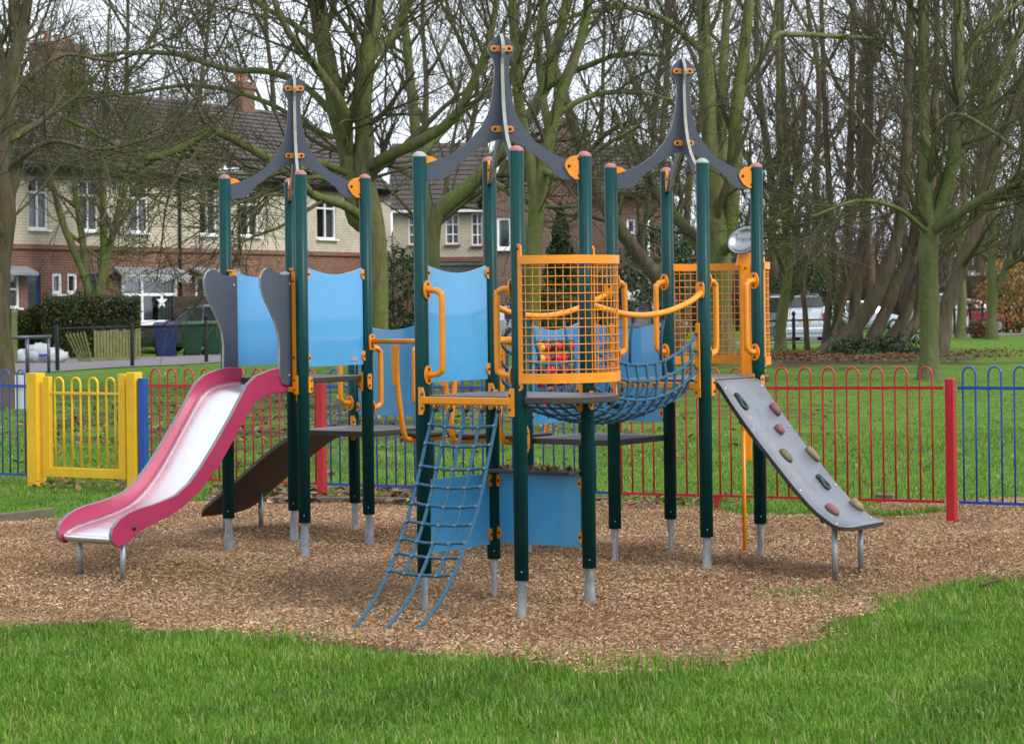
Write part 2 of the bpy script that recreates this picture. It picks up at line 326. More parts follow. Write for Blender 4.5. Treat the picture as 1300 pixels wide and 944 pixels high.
# how worn and littered the turf is: under the trees, along the fence on the left
wear = .42*np.exp(-((XX-8.6)/4.2)**2-((YY-63)/9)**2) + .26*np.exp(-((XX+2)/8)**2-((YY-42)/13)**2) + .12*np.exp(-((XX+3)/5)**2-((YY-29)/5)**2) - .14*np.exp(-((YY-11)/5)**2) - .10*(XX > 5)*(YY < 50) - .16*(XX > 16)*(YY < 80)
gob = np_mesh('ground', np.stack([XX.ravel(), YY.ravel(), ZZ.ravel()], 1), FQ, M['turf'], cols=np.repeat(np.clip(wear + 0.0, -.4, .6).ravel()[:, None], 3, 1))
WEAR = lambda x, y: .30*np.exp(-((x-9.5)/5.5)**2-((y-62)/17)**2) + .26*np.exp(-((x+2)/8)**2-((y-42)/13)**2) + .10*np.exp(-((x+3)/5)**2-((y-29)/5)**2)
tag(gob, 'mown green turf with worn muddy patches', 'grass', kind='structure')

edge_px = [(-330,690),(-180,676),(-40,667),(60,660),(150,650),(262,642),(330,641),(420,641),(520,642),(640,641),(760,641),(860,645),(960,658),(1060,657),(1120,643),(1200,639),(1340,634),(1460,634),(1580,650),
           (1600,690),(1480,712),(1360,728),(1300,733),(1200,746),(1150,757),(1100,777),(1060,801),(1000,825),(930,842),(860,853),(760,856),(700,850),(640,842),(560,835),(450,825),(330,815),(260,806),(180,806),(150,792),(60,797),(-60,797),(-200,785),(-320,750)]
edge = np.array([ground_at(x, y)[:2] for x, y in edge_px])
edge = smooth_curve(np.vstack([edge, edge[:1]]), 260)
def inside(px, py, poly):
    x0, y0 = poly[:-1,0], poly[:-1,1]; x1, y1 = poly[1:,0], poly[1:,1]; r = np.zeros(len(px), bool)
    for a, b, c, d in zip(x0, y0, x1, y1):
        if b == d: continue
        r ^= ((b > py) != (d > py)) & (px < (c-a)*(py-b)/(d-b)+a)
    return r
def wob(x, y, k=1.0):
    return k*(.05*np.sin(x*7.3+y*3.1)+.04*np.sin(x*17.1-y*11.7+1)+.03*np.sin(x*31+y*23+2))
def in_bed(x, y): return inside(x + wob(x, y), y + wob(y, x, .6), edge)
CX, CY = edge[:,0], edge[:,1]
gx = np.arange(CX.min()-.1, CX.max()+.1, .055); gy = np.arange(CY.min()-.1, CY.max()+.1, .055)
BX, BY = np.meshgrid(gx, gy)
cx = (BX[:-1,:-1]+BX[1:,1:])/2; cy = (BY[:-1,:-1]+BY[1:,1:])/2
keep = in_bed(cx.ravel(), cy.ravel())
hollow = np.zeros(BX.shape)
for hx, hy, hr, ha in [(-.05,13.7,.9,.03),(-2.5,14.6,.7,.03),(1.15,15.2,.9,.02),(2.2,14.5,.6,.02)]:
    hollow += ha*np.exp(-((BX-hx)**2+(BY-hy)**2)/hr**2)
BZ = gz(BX, BY) + .018 + .012*np.sin(BX*2.1+BY*1.3) + .007*rng.standard_normal(BX.shape) + .010*np.sin(BX*5.1-BY*3.7)
bi = np.arange(BX.size).reshape(BX.shape)
BF = np.stack([bi[:-1,:-1], bi[:-1,1:], bi[1:,1:], bi[1:,:-1]], -1).reshape(-1,4)[keep]
used, inv = np.unique(BF, return_inverse=True)
cnt_ = np.bincount(BF.ravel(), minlength=BX.size); BZf = np.where(cnt_ == 4, np.maximum(BZ, gz(BX, BY)+.006).ravel(), gz(BX, BY).ravel()-.012)   # the rim dips into the soil
BV = np.stack([BX.ravel(), BY.ravel(), BZf], 1)[used]
bed = np_mesh('bark_bed', BV, inv.reshape(-1,4), M['mulch']); tag(bed, 'wide bed of brown bark mulch under the play equipment', 'bark', kind='structure')

def chips(n):
    x = rng.uniform(CX.min()-.2, CX.max()+.2, n*2); y = rng.uniform(CY.min()-.2, CY.max()+.15, n*2)
    ok = in_bed(x + rng.normal(0,.05,n*2), y + rng.normal(0,.05,n*2)); ok &= (np.abs(x) < y*.225+.1) | (rng.random(n*2) < .4); x, y = x[ok][:n], y[ok][:n]; n = len(x)
    z = gz(x, y) + .022 + .012*np.sin(x*2.1+y*1.3) + .010*np.sin(x*5.1-y*3.7) + rng.uniform(0,.012,n)
    a = rng.uniform(0, 2*np.pi, n); L = rng.uniform(.0045,.0135,n)*np.where(rng.random(n) < .05, 2.0, 1); W = rng.uniform(.0018,.0045,n); T = rng.uniform(.0025,.0065,n); tl = rng.normal(0,.35,n)
    d = np.stack([np.cos(a)*np.cos(tl), np.sin(a)*np.cos(tl), np.sin(tl)], 1); s = np.stack([-np.sin(a), np.cos(a), rng.normal(0,.3,n)], 1)
    P = np.stack([x, y, z], 1); up = np.array([0,0,1.])
    e = lambda i, j, k: P + d*L[:,None]*i + s*W[:,None]*j + up*(T[:,None]*k)
    tp = rng.uniform(.3,1,n)[:,None]
    V = np.stack([e(-1,-1,-.6), e(-1,1,-.6), e(-.9,0,.6), P + d*L[:,None] - s*W[:,None]*tp - up*T[:,None]*.6, P + d*L[:,None] + s*W[:,None]*tp - up*T[:,None]*.6, e(.9,0,.6)], 1).reshape(-1,3)
    b = np.arange(n)[:,None]*6
    Fq = np.concatenate([b+np.array([[0,3,5,2]]), b+np.array([[4,1,2,5]])])
    c = np.clip(rng.beta(2.2,2.4,n) + .10*np.sin(x*1.9+1+.8*np.sin(y*1.7))*np.sin(y*2.3+.6*np.sin(x*2.9)) + .07*np.sin(x*6.1+y*3.3)*np.sin(y*5.2-x*2.7) - .30*(rng.random(n) < .05), 0, 1); cols = np.repeat(np.repeat(c, 6)[:,None], 3, 1)
    o = np_mesh('bark_chips', V, Fq, M['chip'], smooth=False, cols=cols); tag(o, 'loose brown wood chips strewn over the bark bed', 'bark', kind='stuff')
chips(150000)

def blades(name, label, x, y, h0, h1, wd, cshift=0.0, lean=.35):
    n = len(x); z = gz(x, y) - .004; h = rng.uniform(h0, h1, n)*(.75+.5*(.5+.5*np.sin(x*2.3+1.7)*np.sin(y*1.9))); a = rng.uniform(0, 2*np.pi, n); l = np.abs(rng.normal(0, lean, n)) + .08
    d = np.stack([np.cos(a), np.sin(a), np.zeros(n)], 1); s = np.stack([-np.sin(a), np.cos(a), np.zeros(n)], 1)*(wd*rng.uniform(.7,1.3,n))[:,None]
    P = np.stack([x, y, z], 1); up = np.array([0,0,1.]); h_ = h[:,None]; l_ = l[:,None]
    p1 = P + up*h_*.55 + d*h_*l_*.35; p2 = P + up*h_*(1-.25*l_) + d*h_*l_
    V = np.stack([P-s, P+s, p1+s*.8, p1-s*.8, p2], 1).reshape(-1,3); b = np.arange(n)[:,None]*5
    V2 = V; F3 = np.concatenate([b+np.array([[0,1,2]]), b+np.array([[0,2,3]]), b+np.array([[3,2,4]])])
    c = np.clip(.42 + .13*np.sin(x*1.3+y*.8)*np.sin(x*.7-y*1.9) + .12*np.sin(x*5.1+y*2.7)*np.sin(y*6.3-x*2.2) + rng.normal(0,.19,n) + cshift, 0, 1); c[rng.random(n) < .03] = 1
    o = np_mesh(name, V2, F3, M['blade'], smooth=False, cols=np.repeat(np.repeat(c, 5)[:,None], 3, 1)); tag(o, label, 'grass', kind='stuff')
def field(n, x0, x1, y0, y1):
    return rng.uniform(x0, x1, n), rng.uniform(y0, y1, n)
x, y = field(470000, -5.4, 5.6, 7.6, 16.5)
vis = ((np.abs(x) < y*.232+.15) & (y > 9) | (rng.random(len(x)) < .42)) & (np.abs(x) < y*.232+1.5) & ~in_bed(x + rng.normal(0,.035,len(x)), y + rng.normal(0,.07,len(x))) & (y < 15.6) & (rng.random(len(x)) < .55+.6*(.5+.5*np.sin(x*3.1+y*2.2)*np.sin(x*1.3-y*3.4)))
x, y = x[vis], y[vis]
blades('front_grass', 'long bright green grass along the front of the bark bed', x, y, .022, .072, .0027, .05, .55)
# strip of grass before the fence and turf behind it
x, y = field(175000, -8.4, 7.4, 15.6, 30); thin = rng.random(len(x)) < np.where(y < 21, 1.0, .55)
vis = ((np.abs(x) < y*.235+.2) | (rng.random(len(x)) < .4)) & (np.abs(x) < y*.235+1.6) & ~in_bed(x + rng.normal(0,.05,len(x)), y + rng.normal(0,.07,len(x))) & thin & (rng.random(len(x)) > WEAR(x, y)*3.2*(.5+np.sin(x*2.1+y)*np.sin(y*1.1-x*.8)))
x, y = x[vis], y[vis]
blades('fence_grass', 'green grass growing around the foot of the bow topped fence', x, y, .02, .062, .0042, .0, .5)
x, y = field(60000, -9, 11, 28, 52); wv = .5+.5*np.sin(x*.9+2)*np.sin(y*.45); vis = (np.abs(x) < y*.235+.2) & (rng.random(len(x)) < .25+.75*wv) & (rng.random(len(x)) > WEAR(x, y)*3.6)
blades('park_grass', 'thin mown grass of the park beyond the fence', x[vis], y[vis], .02, .05, .007, -.02)
# tufts creeping into the bark
tx, ty = [], []
for px_, py_, nn, sp in [(1010,761,260,.16),(1128,655,260,.14),(1190,652,160,.09),(610,634,120,.2),(480,633,200,.25),(950,652,500,.4),(850,850,300,.3),(620,845,260,.35),(345,818,200,.3)]:
    g = ground_at(px_, py_); tx.append(rng.normal(g[0], sp, nn)); ty.append(rng.normal(g[1], sp*.45, nn))
blades('grass_tufts', 'small tufts of grass creeping into the edge of the bark', np.concatenate(tx), np.concatenate(ty), .04, .12, .0038, .05, .5)

def leaf_litter(name, label, x, y, size, lift=.012, mat='deadleaf'):
    n = len(x); P = np.stack([x, y, gz(x, y)+lift+rng.uniform(0,.02,n)], 1); a = rng.uniform(0,2*np.pi,n); s_ = size*rng.uniform(.6,1.3,n)
    d = np.stack([np.cos(a), np.sin(a), rng.normal(0,.35,n)], 1)*s_[:,None]; e = np.stack([-np.sin(a), np.cos(a), rng.normal(0,.35,n)], 1)*s_[:,None]*.6
    V = np.stack([P-d, P-e, P+d, P+e+np.array([0,0,.01])], 1).reshape(-1,3); b = np.arange(n)[:,None]*4
    o = np_mesh(name, V, b+np.array([[0,1,2,3]]), M[mat], smooth=False, cols=np.repeat(np.repeat(np.clip(rng.beta(2,2,n),0,1),4)[:,None],3,1)); tag(o, label, 'leaves', kind='stuff')
g1 = [ground_at(rng.uniform(270,640), rng.uniform(622,643)) for _ in range(1000)]
g1 += [ground_at(rng.uniform(760,940), rng.uniform(634,650)) for _ in range(110)] + [ground_at(rng.uniform(40,170), rng.uniform(608,625)) for _ in range(90)]
g1 = np.array(g1); leaf_litter('fallen_leaves', 'brown fallen leaves heaped along the foot of the fence', g1[:,0], g1[:,1], .045, .035)
x, y = field(16000, -9, 12, 23, 62); vis = (np.abs(x) < y*.235) & (x < 3+rng.normal(0,1.5,len(x))) & (rng.random(len(x)) < (.15+.85*np.exp(-((x+3)/6)**2-((y-36)/9)**2)))
leaf_litter('scattered_leaves', 'brown leaves scattered over the park turf beyond the fence', x[vis], y[vis], .045)
x, y = rng.normal(8.6,3.2,5000), rng.normal(65,3.0,5000)
leaf_litter('leaf_drift', 'drift of brown dead leaves around the many stemmed tree', x, y, .055, .03, 'oakleaf')

# path and pavement strip across the park
pp = [(-80,478,463),(40,474,459),(130,468,455),(270,461,450),(420,455,447),(700,445,439),(1000,436,431),(1340,424,420)]
pv = []; 
for x_, yn, yf in pp: a, b = ground_at(x_, yn), ground_at(x_, yf); pv += [a, b]
pm = MB(); nseg = 14; rows = []
near = smooth_curve([pv[i] for i in range(0, len(pv), 2)], 40); far = smooth_curve([pv[i] for i in range(1, len(pv), 2)], 40)
vs = []; fs = []
for i in range(40):
    for j in range(9):
        q = near[i]*(1-j/8)+far[i]*(j/8); vs.append((q[0], q[1], float(gz(q[0], q[1]))+.02))
for i in range(39):
    for j in range(8): fs.append((i*9+j, (i+1)*9+j, (i+1)*9+j+1, i*9+j+1))
pm.add(vs, fs, 0, True); po = pm.build('park_path', M['asphalt']); tag(po, 'grey tarmac path running past the park railings', 'path', kind='structure')
# timber edging boards of the bark bed
def log(px0, py0, px1, py1, label, h=.10):
    a, b = ground_at(px0, py0), ground_at(px1, py1); m_ = MB(); d = norm((b-a)*(1,1,0)); nn = np.cross(d, (0,0,1))
    Lg = np.linalg.norm(b-a); c = (a+b)/2; c[2] = float(gz(c[0], c[1]))+h/2-.02
    m_.box(c, (Lg, .05, h), d, nn, (0,0,1)); tag(m_.build('timber_edging', M['timber'], loc=(c[0], c[1], c[2]-h/2), bevel=.006), label, 'edging')
log(-30,668,66,657,'old timber edging board beside the foot of the slide')
log(262,641,300,636,'short timber edging board beside the brown ramp', .08)
log(300,640,418,639.5,'low timber edging board under the fence behind the brown ramp',.085)
log(420,640,530,641,'low timber edging board under the blue fence panel by the fallen leaves',.085)
log(640,640,776,641,'low timber edging board behind the counter shelf',.085)
log(1112,637,1135,638,'stub of timber edging board near the foot of the climbing board', .09)
# ------------------------------------------------------------------ the climbing frame
TH = math.radians(35.4); U = np.array([math.cos(TH), -math.sin(TH), 0]); W = np.array([math.sin(TH), math.cos(TH), 0]); Zv = np.array([0,0,1.])
C0 = np.array([-.046, 13.63, 0]); S = .693; h = S/2
def G(u, v, z=0.0): return C0 + U*u + W*v + Zv*z
Rc = (0.03, 2.0); Nc = (Rc[0]-S, 2.0); Mc = (Nc[0]-2.06, 2.0); Lc = (Mc[0], 2.0-S)
TOP = 2.66
frame = thing('climbing_frame', G(0, .9, 0), 'climbing frame with three spired green post towers, crimson slide and blue rope nets', 'playground')
def post_mesh(name, u, v, top, cap, short=False):
    p0 = G(u, v); g = float(gz(p0[0], p0[1])); k = 48; zb = g + .235
    m_ = MB(); vs = []
    for z in (zb, top):
        for j in range(k):
            t = 2*math.pi*j/k; r = .0415 - (.0022 if j % 6 == 0 else 0); vs.append(p0 + np.array([r*math.cos(t), r*math.sin(t), z]))
    m_.add(vs, [(j, (j+1) % k, k+(j+1) % k, k+j) for j in range(k)], 0, True)
    m_.f.append(tuple(reversed(range(k)))); m_.m.append(0); m_.s.append(False); m_.f.append(tuple(range(k, 2*k))); m_.m.append(0); m_.s.append(False)
    po_ = m_.build('post', M['green'], frame)
    c_ = MB(); c_.lathe([(.042,0), (.042,.008), (.034,.020), (.016,.031), (0,.033)], p0 + Zv*top, 16); c_.build('post_cap', M[cap], po_)
    f_ = MB(); a = random.uniform(0, 6.28); d = np.array([math.cos(a), math.sin(a), 0]); e = np.cross(Zv, d); q = p0 + Zv*(g-.03)
    # flattened steel foot: round at the top, pressed flat and wide below
    pr = [(0,.034,.022),(.09,.034,.016),(.17,.031,.016),(.22,.025,.024),(.30,.027,.027)]; vs = []; kk = 12
    for z, rx, ry in pr:
        for j in range(kk): t = 2*math.pi*j/kk; vs.append(q + d*rx*math.cos(t) + e*ry*math.sin(t) + Zv*z)
    f_.add(vs, [(i*kk+j, i*kk+(j+1) % kk, (i+1)*kk+(j+1) % kk, (i+1)*kk+j) for i in range(4) for j in range(kk)], 0, True)
    f_.build('post_foot', M['galv'], po_)
    b_ = MB(); 
    for hz in (.05,): b_.blob(p0 + Zv*(zb+hz) + np.array([0,-.042,0]), (.006,0,0), (0,0,.006), (0,.003,0), 8, 4)
    b_.build('post_bolt', M['knot'], po_)
    return po_
posts = {}
for nm, c in (('C', (0,0)), ('R', Rc), ('L', Lc)):
    for i, (a, b) in enumerate(((-1,-1),(1,-1),(1,1),(-1,1))):
        key = nm+str(i+1); cap = 'cap2' if key in ('C1','R2') else 'cap'
        tp = TOP + {'C':0.0,'R':.015,'L':.03}[nm]
        posts[key] = (c[0]+a*h, c[1]+b*h); post_mesh(key, c[0]+a*h, c[1]+b*h, tp, cap)
for a, b in ((Mc[0]-h, Mc[1]+h), (Mc[0]+h, Mc[1]+h), (Nc[0]-h, Nc[1]-h), (Nc[0]-h, Nc[1]+h)): post_mesh('s', a, b, 1.69, 'cap')

def bracket(pu, pv, z0, z1, du, dv, wd=.05, bolts=2, parent=None, rnd=True):
    """upright yellow fixing plate on a post, reaching out along (du, dv)"""
    o = G(pu, pv); dr = norm(U*du + W*dv); n_ = np.cross(dr, Zv); m_ = MB(); hh = (z1-z0)
    poly = [(.006,z0),(.030+wd*.5,z0),(.042+wd*.7,z0+hh*.18),(.042+wd,z0+hh*.5),(.042+wd*.7,z1-hh*.18),(.030+wd*.5,z1),(.006,z1)] if rnd else [(.0,z0),(.042+wd,z0),(.042+wd,z1),(0,z1)]
    side = 1 if n_[1] < 0 else -1
    m_.plate(poly, o + n_*side*.044, dr, Zv, .008, 0)
    for i in range(bolts):
        zz = z0 + hh*(i+.5)/bolts; m_.blob(o + n_*side*.050 + dr*(.03+wd*.45) + Zv*zz, Zv*.009, dr*.009, n_*.006, 8, 4, 1)
    return m_.build('bracket', [M['yellow'], M['bolt']], parent or frame)

def deck(c, z, extra=None, poly=None, name='deck'):
    m_ = MB()
    if poly is None: poly = [(c[0]-h+.01, c[1]-h+.01), (c[0]+h-.01, c[1]-h+.01), (c[0]+h-.01, c[1]+h-.01), (c[0]-h+.01, c[1]+h-.01)]
    m_.plate([(p[0], p[1]) for p in poly], C0 + Zv*(z-.02), U, W, .04, 0, 1)
    return m_.build(name, [M['deck'], M['deck_edge']], frame, bevel=.006)
arc = lambda cu, cv, r, a0, a1, n: [(cu + r*math.cos(a0+(a1-a0)*i/(n-1)), cv + r*math.sin(a0+(a1-a0)*i/(n-1))) for i in range(n)]
RB = .375
dC = deck((0,0), 1.27, poly=[(-h+.01,-h+.01), (h,-h+.01)] + arc(h, 0, RB, -math.pi/2+.15, math.pi/2-.15, 15) + [(h,h-.01), (-h+.01,h-.01)])
dR = deck(Rc, 1.30, poly=[(Rc[0]-h+.01,Rc[1]-h+.01), (Rc[0]+h-.01,Rc[1]-h+.01), (Rc[0]+h-.01,Rc[1]+h)] + arc(Rc[0], Rc[1]+h, RB, .15, math.pi-.15, 15) + [(Rc[0]-h+.01,Rc[1]+h)])
dL = deck(Lc, 1.31); dM = deck(Mc, .91); dN = deck(Nc, .90)
for (c, z, ks) in (((0,0),1.27,'C'), (Rc,1.30,'R'), (Lc,1.31,'L')):
    for i, (a, b) in enumerate(((-1,-1),(1,-1),(1,1),(-1,1))):
        u_, v_ = c[0]+a*h, c[1]+b*h
        bracket(u_, v_, z-.11, z+(.05 if ks == 'C' else .02), -a, 0, .010, 2)
        if not (ks == 'C' and i in (0, 1)): bracket(u_, v_, z-.10, z+.01, 0, -b, .008, 2)
for u_, v_ in ((Mc[0]-h, Mc[1]+h), (Mc[0]+h, Mc[1]+h), (Nc[0]-h, Nc[1]-h), (Nc[0]-h, Nc[1]+h)):
    sgn = 1 if u_ in (Mc[0]-h, Nc[0]-h) else -1; bracket(u_, v_, .80, .98, sgn, 0, .012, 2)
# yellow beams below the decks
def beam(u0, v0, u1, v1, z, hh=.04, name='deck_beam'):
    a, b = G(u0, v0, z), G(u1, v1, z); d = norm(b-a); m_ = MB(); m_.box((a+b)/2, (np.linalg.norm(b-a)-.07, .04, hh), d, np.cross(Zv, d), Zv); return m_.build(name, M['yellow'], frame, bevel=.004)
beam(-h, -h-.035, h, -h-.035, 1.245); beam(-h, h+.03, h, h+.03, 1.225); beam(Rc[0]-h, Rc[1]-h-.03, Rc[0]+h, Rc[1]-h-.03, 1.265)

def panel(p, q, z0, z1, dip=.045, name='panel', off=0.0, mats=('blue','edge'), parent=None, th=.016, ear=True, bolts=True, bot=0.0):
    a, b = G(*p), G(*q); d = norm(b-a); L_ = np.linalg.norm(b-a); x0, x1 = .05, L_-.05; m_ = MB(); nn = np.cross(d, Zv)
    nn = nn if nn[1] < 0 else -nn
    top = [(x0 + (x1-x0)*i/12, z1 - dip*math.sin(math.pi*i/12)) for i in range(13)]
    m_.plate([(x0, z0), (x1, z0+bot)] + list(reversed(top)), a + nn*off, d, Zv, th, 0, 1)
    ob = m_.build(name, [M[mats[0]], M[mats[1]]], parent or frame)
    if ear:
        for xx, sg in ((x0-.015, 1), (x1+.015, -1)):
            for zz in (z0+.06, z1-.045):
                e_ = MB(); poly = [(-.028,-.036),(.010,-.036),(.030,-.018),(.036,0),(.030,.018),(.010,.036),(-.028,.036)]
                e_.plate([(sg*x_, y_) for x_, y_ in poly], a + d*xx + Zv*zz + nn*(off+th/2+.005), d, Zv, .008, 0); e_.blob(a + d*(xx+sg*.018) + Zv*zz + nn*(off+th/2+.012), d*.009, Zv*.009, nn*.006, 8, 4, 1)
                e_.build('bracket', [M['yellow'], M['bolt']], ob)
    return ob
P = posts
# posts run 1 near-left, 2 near, 3 right-back, 4 back in each square
pL24 = panel(P['L2'], P['L3'], 1.385, 2.06)
sk = MB(); a_ = G(*P['L2']); d_ = norm(G(*P['L3'])-a_); sk.plate([(.50,1.415),(.575,1.415),(.575,1.44),(.50,1.44)], a_ + U*.0105, d_, Zv, .002); sk.build('sticker', M['edge'], pL24)
panel(P['L1'], P['L4'], 1.385, 2.05, off=-.0)
panel(P['C1'], P['C4'], 1.345, 2.03)
panel(P['C1'], P['C4'], .345, .775, dip=0, bot=-.0); panel(P['C4'], P['C3'], .355, .775, dip=0)
panel((Mc[0]-h, Mc[1]+h), (Mc[0]+h, Mc[1]+h), .985, 1.66)
panel((Nc[0]-h, Nc[1]+h), P['R4'], .985, 1.66)
# counter shelf over the lower panel, with debris lying on it
sh = MB(); sh.box(G(0, h-.04, .795), (S-.07, .20, .02), U, W, Zv, 0); shelf = sh.build('counter_shelf', M['deck_edge'], frame, bevel=.004)

# ---- crossed arch roofs with finials
ol = [(0,43),(6,46.5),(12,52),(16,58),(17,63),(15,69),(11,75),(9,82),(9,92),(10,105),(13,128),(18,145),(27,162),(42,180),(60,193),(78,202),(97,207.5),(97,228),(76,228),(66,221),(60,212),(50,204),(29,188),(12,179),(0,176)]
def roof(c, dz, key):
    rp = [(x/211.0, 1.8+(385-y)*.00462+dz) for x, y in ol]; half = rp; full = [(-x, z) for x, z in reversed(half[1:-1])]
    e1 = norm(U+W); e2 = norm(U-W); o = G(*c)
    rt = MB(); rt.plate(half + full, o, e1, Zv, .020, 0, 1); a1 = rt.build('roof_arch', [M['grey'], M['pale_edge']], frame)
    for sgn in (1, -1):
        r2 = MB(); hp = [(max(x, .0102), z) for x, z in half]; r2.plate([(sgn*x, z) for x, z in hp], o, e2, Zv, .020, 0, 1); r2.build('roof_arch', [M['grey'], M['pale_edge']], frame)
    for zz in (1.8+(385-62)*.00462+dz, 1.8+(385-164)*.00462+dz):
        for sd in (1, -1):
            for s2 in (1, -1):
                m_ = MB(); cc = o + Zv*zz + e1*sd*.036 + (-e2 if False else e2)*s2*.016
                poly = [(-.030,-.018),(.018,-.018),(.030,-.009),(.030,.009),(.018,.018),(-.030,.018)]
                m_.plate([(sd*x, y) for x, y in poly], cc, e1, Zv, .012, 0); m_.blob(cc + e1*sd*.010 + e2*s2*.008, e1*.010, Zv*.010, e2*.006, 8, 4, 1); m_.build('clamp', [M['yellow'], M['bolt']], a1)
    # ears that fix the arch feet to the posts
    for i, (a, b) in enumerate(((-1,-1),(1,-1),(1,1),(-1,1))):
        pp_ = G(c[0]+a*h, c[1]+b*h); d = norm(o - pp_); n_ = np.cross(d, Zv); n_ = n_ if n_[1] < 0 else -n_; m_ = MB(); zc = 2.604+dz
        poly = [(.012,-.082),(.060,-.078),(.092,-.055),(.118,-.012),(.122,.010),(.110,.036),(.080,.058),(.012,.070)]
        sd = -1 if (i == 0 and key != 'L') else 1
        if i in (0,): sd = -1
        m_.plate(poly, pp_ + Zv*zc + n_*sd*.015, d, Zv, .009, 0)
        for bx, bz in ((.095,0), (.035,.045), (.035,-.055)): m_.blob(pp_ + Zv*(zc+bz) + d*bx + n_*sd*.021, d*.010, Zv*.010, n_*.006, 8, 4, 1)
        m_.build('bracket', [M['yellow'], M['bolt']], a1)
roof((0,0), 0.0, 'C'); roof(Rc, .015, 'R'); roof(Lc, .03, 'L')

# ---- grab handles
def handle(pu, pv, du, dv, z0, z1, out=.108, r=.0185):
    o = G(pu, pv); d = norm(U*du + W*dv); m_ = MB(); s_ = .042
    pts = [o + d*s_ + Zv*z0, o + d*(out-.045+s_) + Zv*(z0+.004), o + d*(out-.012+s_) + Zv*(z0+.022), o + d*(out+s_) + Zv*(z0+.06), o + d*(out+s_) + Zv*(z1-.06), o + d*(out-.012+s_) + Zv*(z1-.022), o + d*(out-.045+s_) + Zv*(z1-.004), o + d*s_ + Zv*z1]
    m_.tube(smooth_curve(pts, 26), r, 10); n_ = np.cross(d, Zv)
    for zz in (z0, z1):
        for a in (-1, 1): pass
        m_.plate([(.034*math.cos(q_), .056*math.sin(q_)) for q_ in np.linspace(0, 6.283, 18)[:-1]], o + d*.046 + Zv*zz, n_, Zv, .010, 0)
        for b in (-1, 1): m_.blob(o + d*.053 + Zv*(zz+b*.033), n_*.009, Zv*.009, d*.006, 8, 4, 1)
    return m_.build('grab_handle', [M['yellow'], M['bolt']], frame)
for k_, du, dv in (('C1',1,0),('C2',-1,0)): handle(*P[k_], du, dv, 1.39, 1.885)
for k_, du, dv in (('R1',0,1),('R4',0,-1),('R2',0,1),('R3',0,-1)): handle(*P[k_], du, dv, 1.46, 1.93)
handle(*P['L3'], 0, 1, 1.075, 1.50); handle(Mc[0]+h, Mc[1]+h, 0, -1, 1.075, 1.50); handle(*P['L4'], 0, 1, 1.075, 1.50); handle(Mc[0]-h, Mc[1]+h, 0, -1, 1.075, 1.50)

# ---- slide
slide = MB(); su = Lc[0]; sv = Lc[1]-h
def SL(u, wd, z): return G(su+u, sv-wd, z)
top_e = [(-.02,1.375),(.10,1.385),(.22,1.372),(.36,1.338),(.45,1.285),(.62,1.074),(.78,.895),(.905,.765),(1.02,.665),(1.14,.598),(1.26,.570),(1.37,.551),(1.48,.538),(1.57,.518),(1.65,.485),(1.71,.435),(1.725,.395),(1.72,.355),(1.695,.325),(1.66,.312)]
bot_e = [(1.62,.318),(1.57,.340),(1.47,.394),(1.32,.440),(1.20,.470),(1.10,.507),(.98,.570),(.89,.631),(.75,.745),(.62,.887),(.50,1.03),(.40,1.145),(.33,1.185),(.22,1.213),(-.02,1.225)]
sroot = None
for u_ in (-.235, .235):
    m_ = MB(); m_.plate(top_e + bot_e, SL(u_, 0, 0), -W, Zv, .028, 0, 1)
    if sroot is None:
        rootm = MB(); bedp = [(-.04,1.285),(.10,1.285),(.24,1.272),(.34,1.245),(.43,1.18),(.56,1.03),(.70,.86),(.86,.685),(1.0,.575),(1.13,.515),(1.30,.475),(1.48,.445),(1.58,.428),(1.66,.40),(1.69,.37),(1.67,.345),(1.62,.335),(1.50,.36)]
        bp = smooth_curve([(a, 0, b) for a, b in bedp], 48); vs = []
        cs = [(-.222,-.008),(-.205,-.022),(-.18,-.029),(0,-.03),(.18,-.029),(.205,-.022),(.222,-.008)]
        nc = len(cs)
        for i, q in enumerate(bp):
            for cu, cz in cs: vs.append(SL(cu, q[0], q[2]+(cz if i < 38 else cz*.3-.0)))
        rootm.add(vs, [(i*nc+j, i*nc+j+1, (i+1)*nc+j+1, (i+1)*nc+j) for i in range(len(bp)-1) for j in range(nc-1)], 0, True)
        sroot = rootm.build('slide', M['steel'], frame); sroot['label'] = 'slide with polished steel bed and crimson sides'
        sol = sroot.modifiers.new('solid', 'SOLIDIFY'); sol.thickness = .006; sol.offset = -1
    m_.build('slide_side', [M['pink'], M['slide_edge']], sroot, bevel=.004)
for u_ in (-.19, .19):
    q = SL(u_, 1.57, 0); g = float(gz(q[0], q[1])); m_ = MB(); m_.tube([q + Zv*(g-.03), q + Zv*.38], .0185, 12); m_.build('leg', M['galv'], sroot)
m_ = MB(); m_.blob(SL(.252, 1.53, .42), U*.010, W*.018, Zv*.018, 10, 5); m_.build('bolt', M['bolt'], sroot)
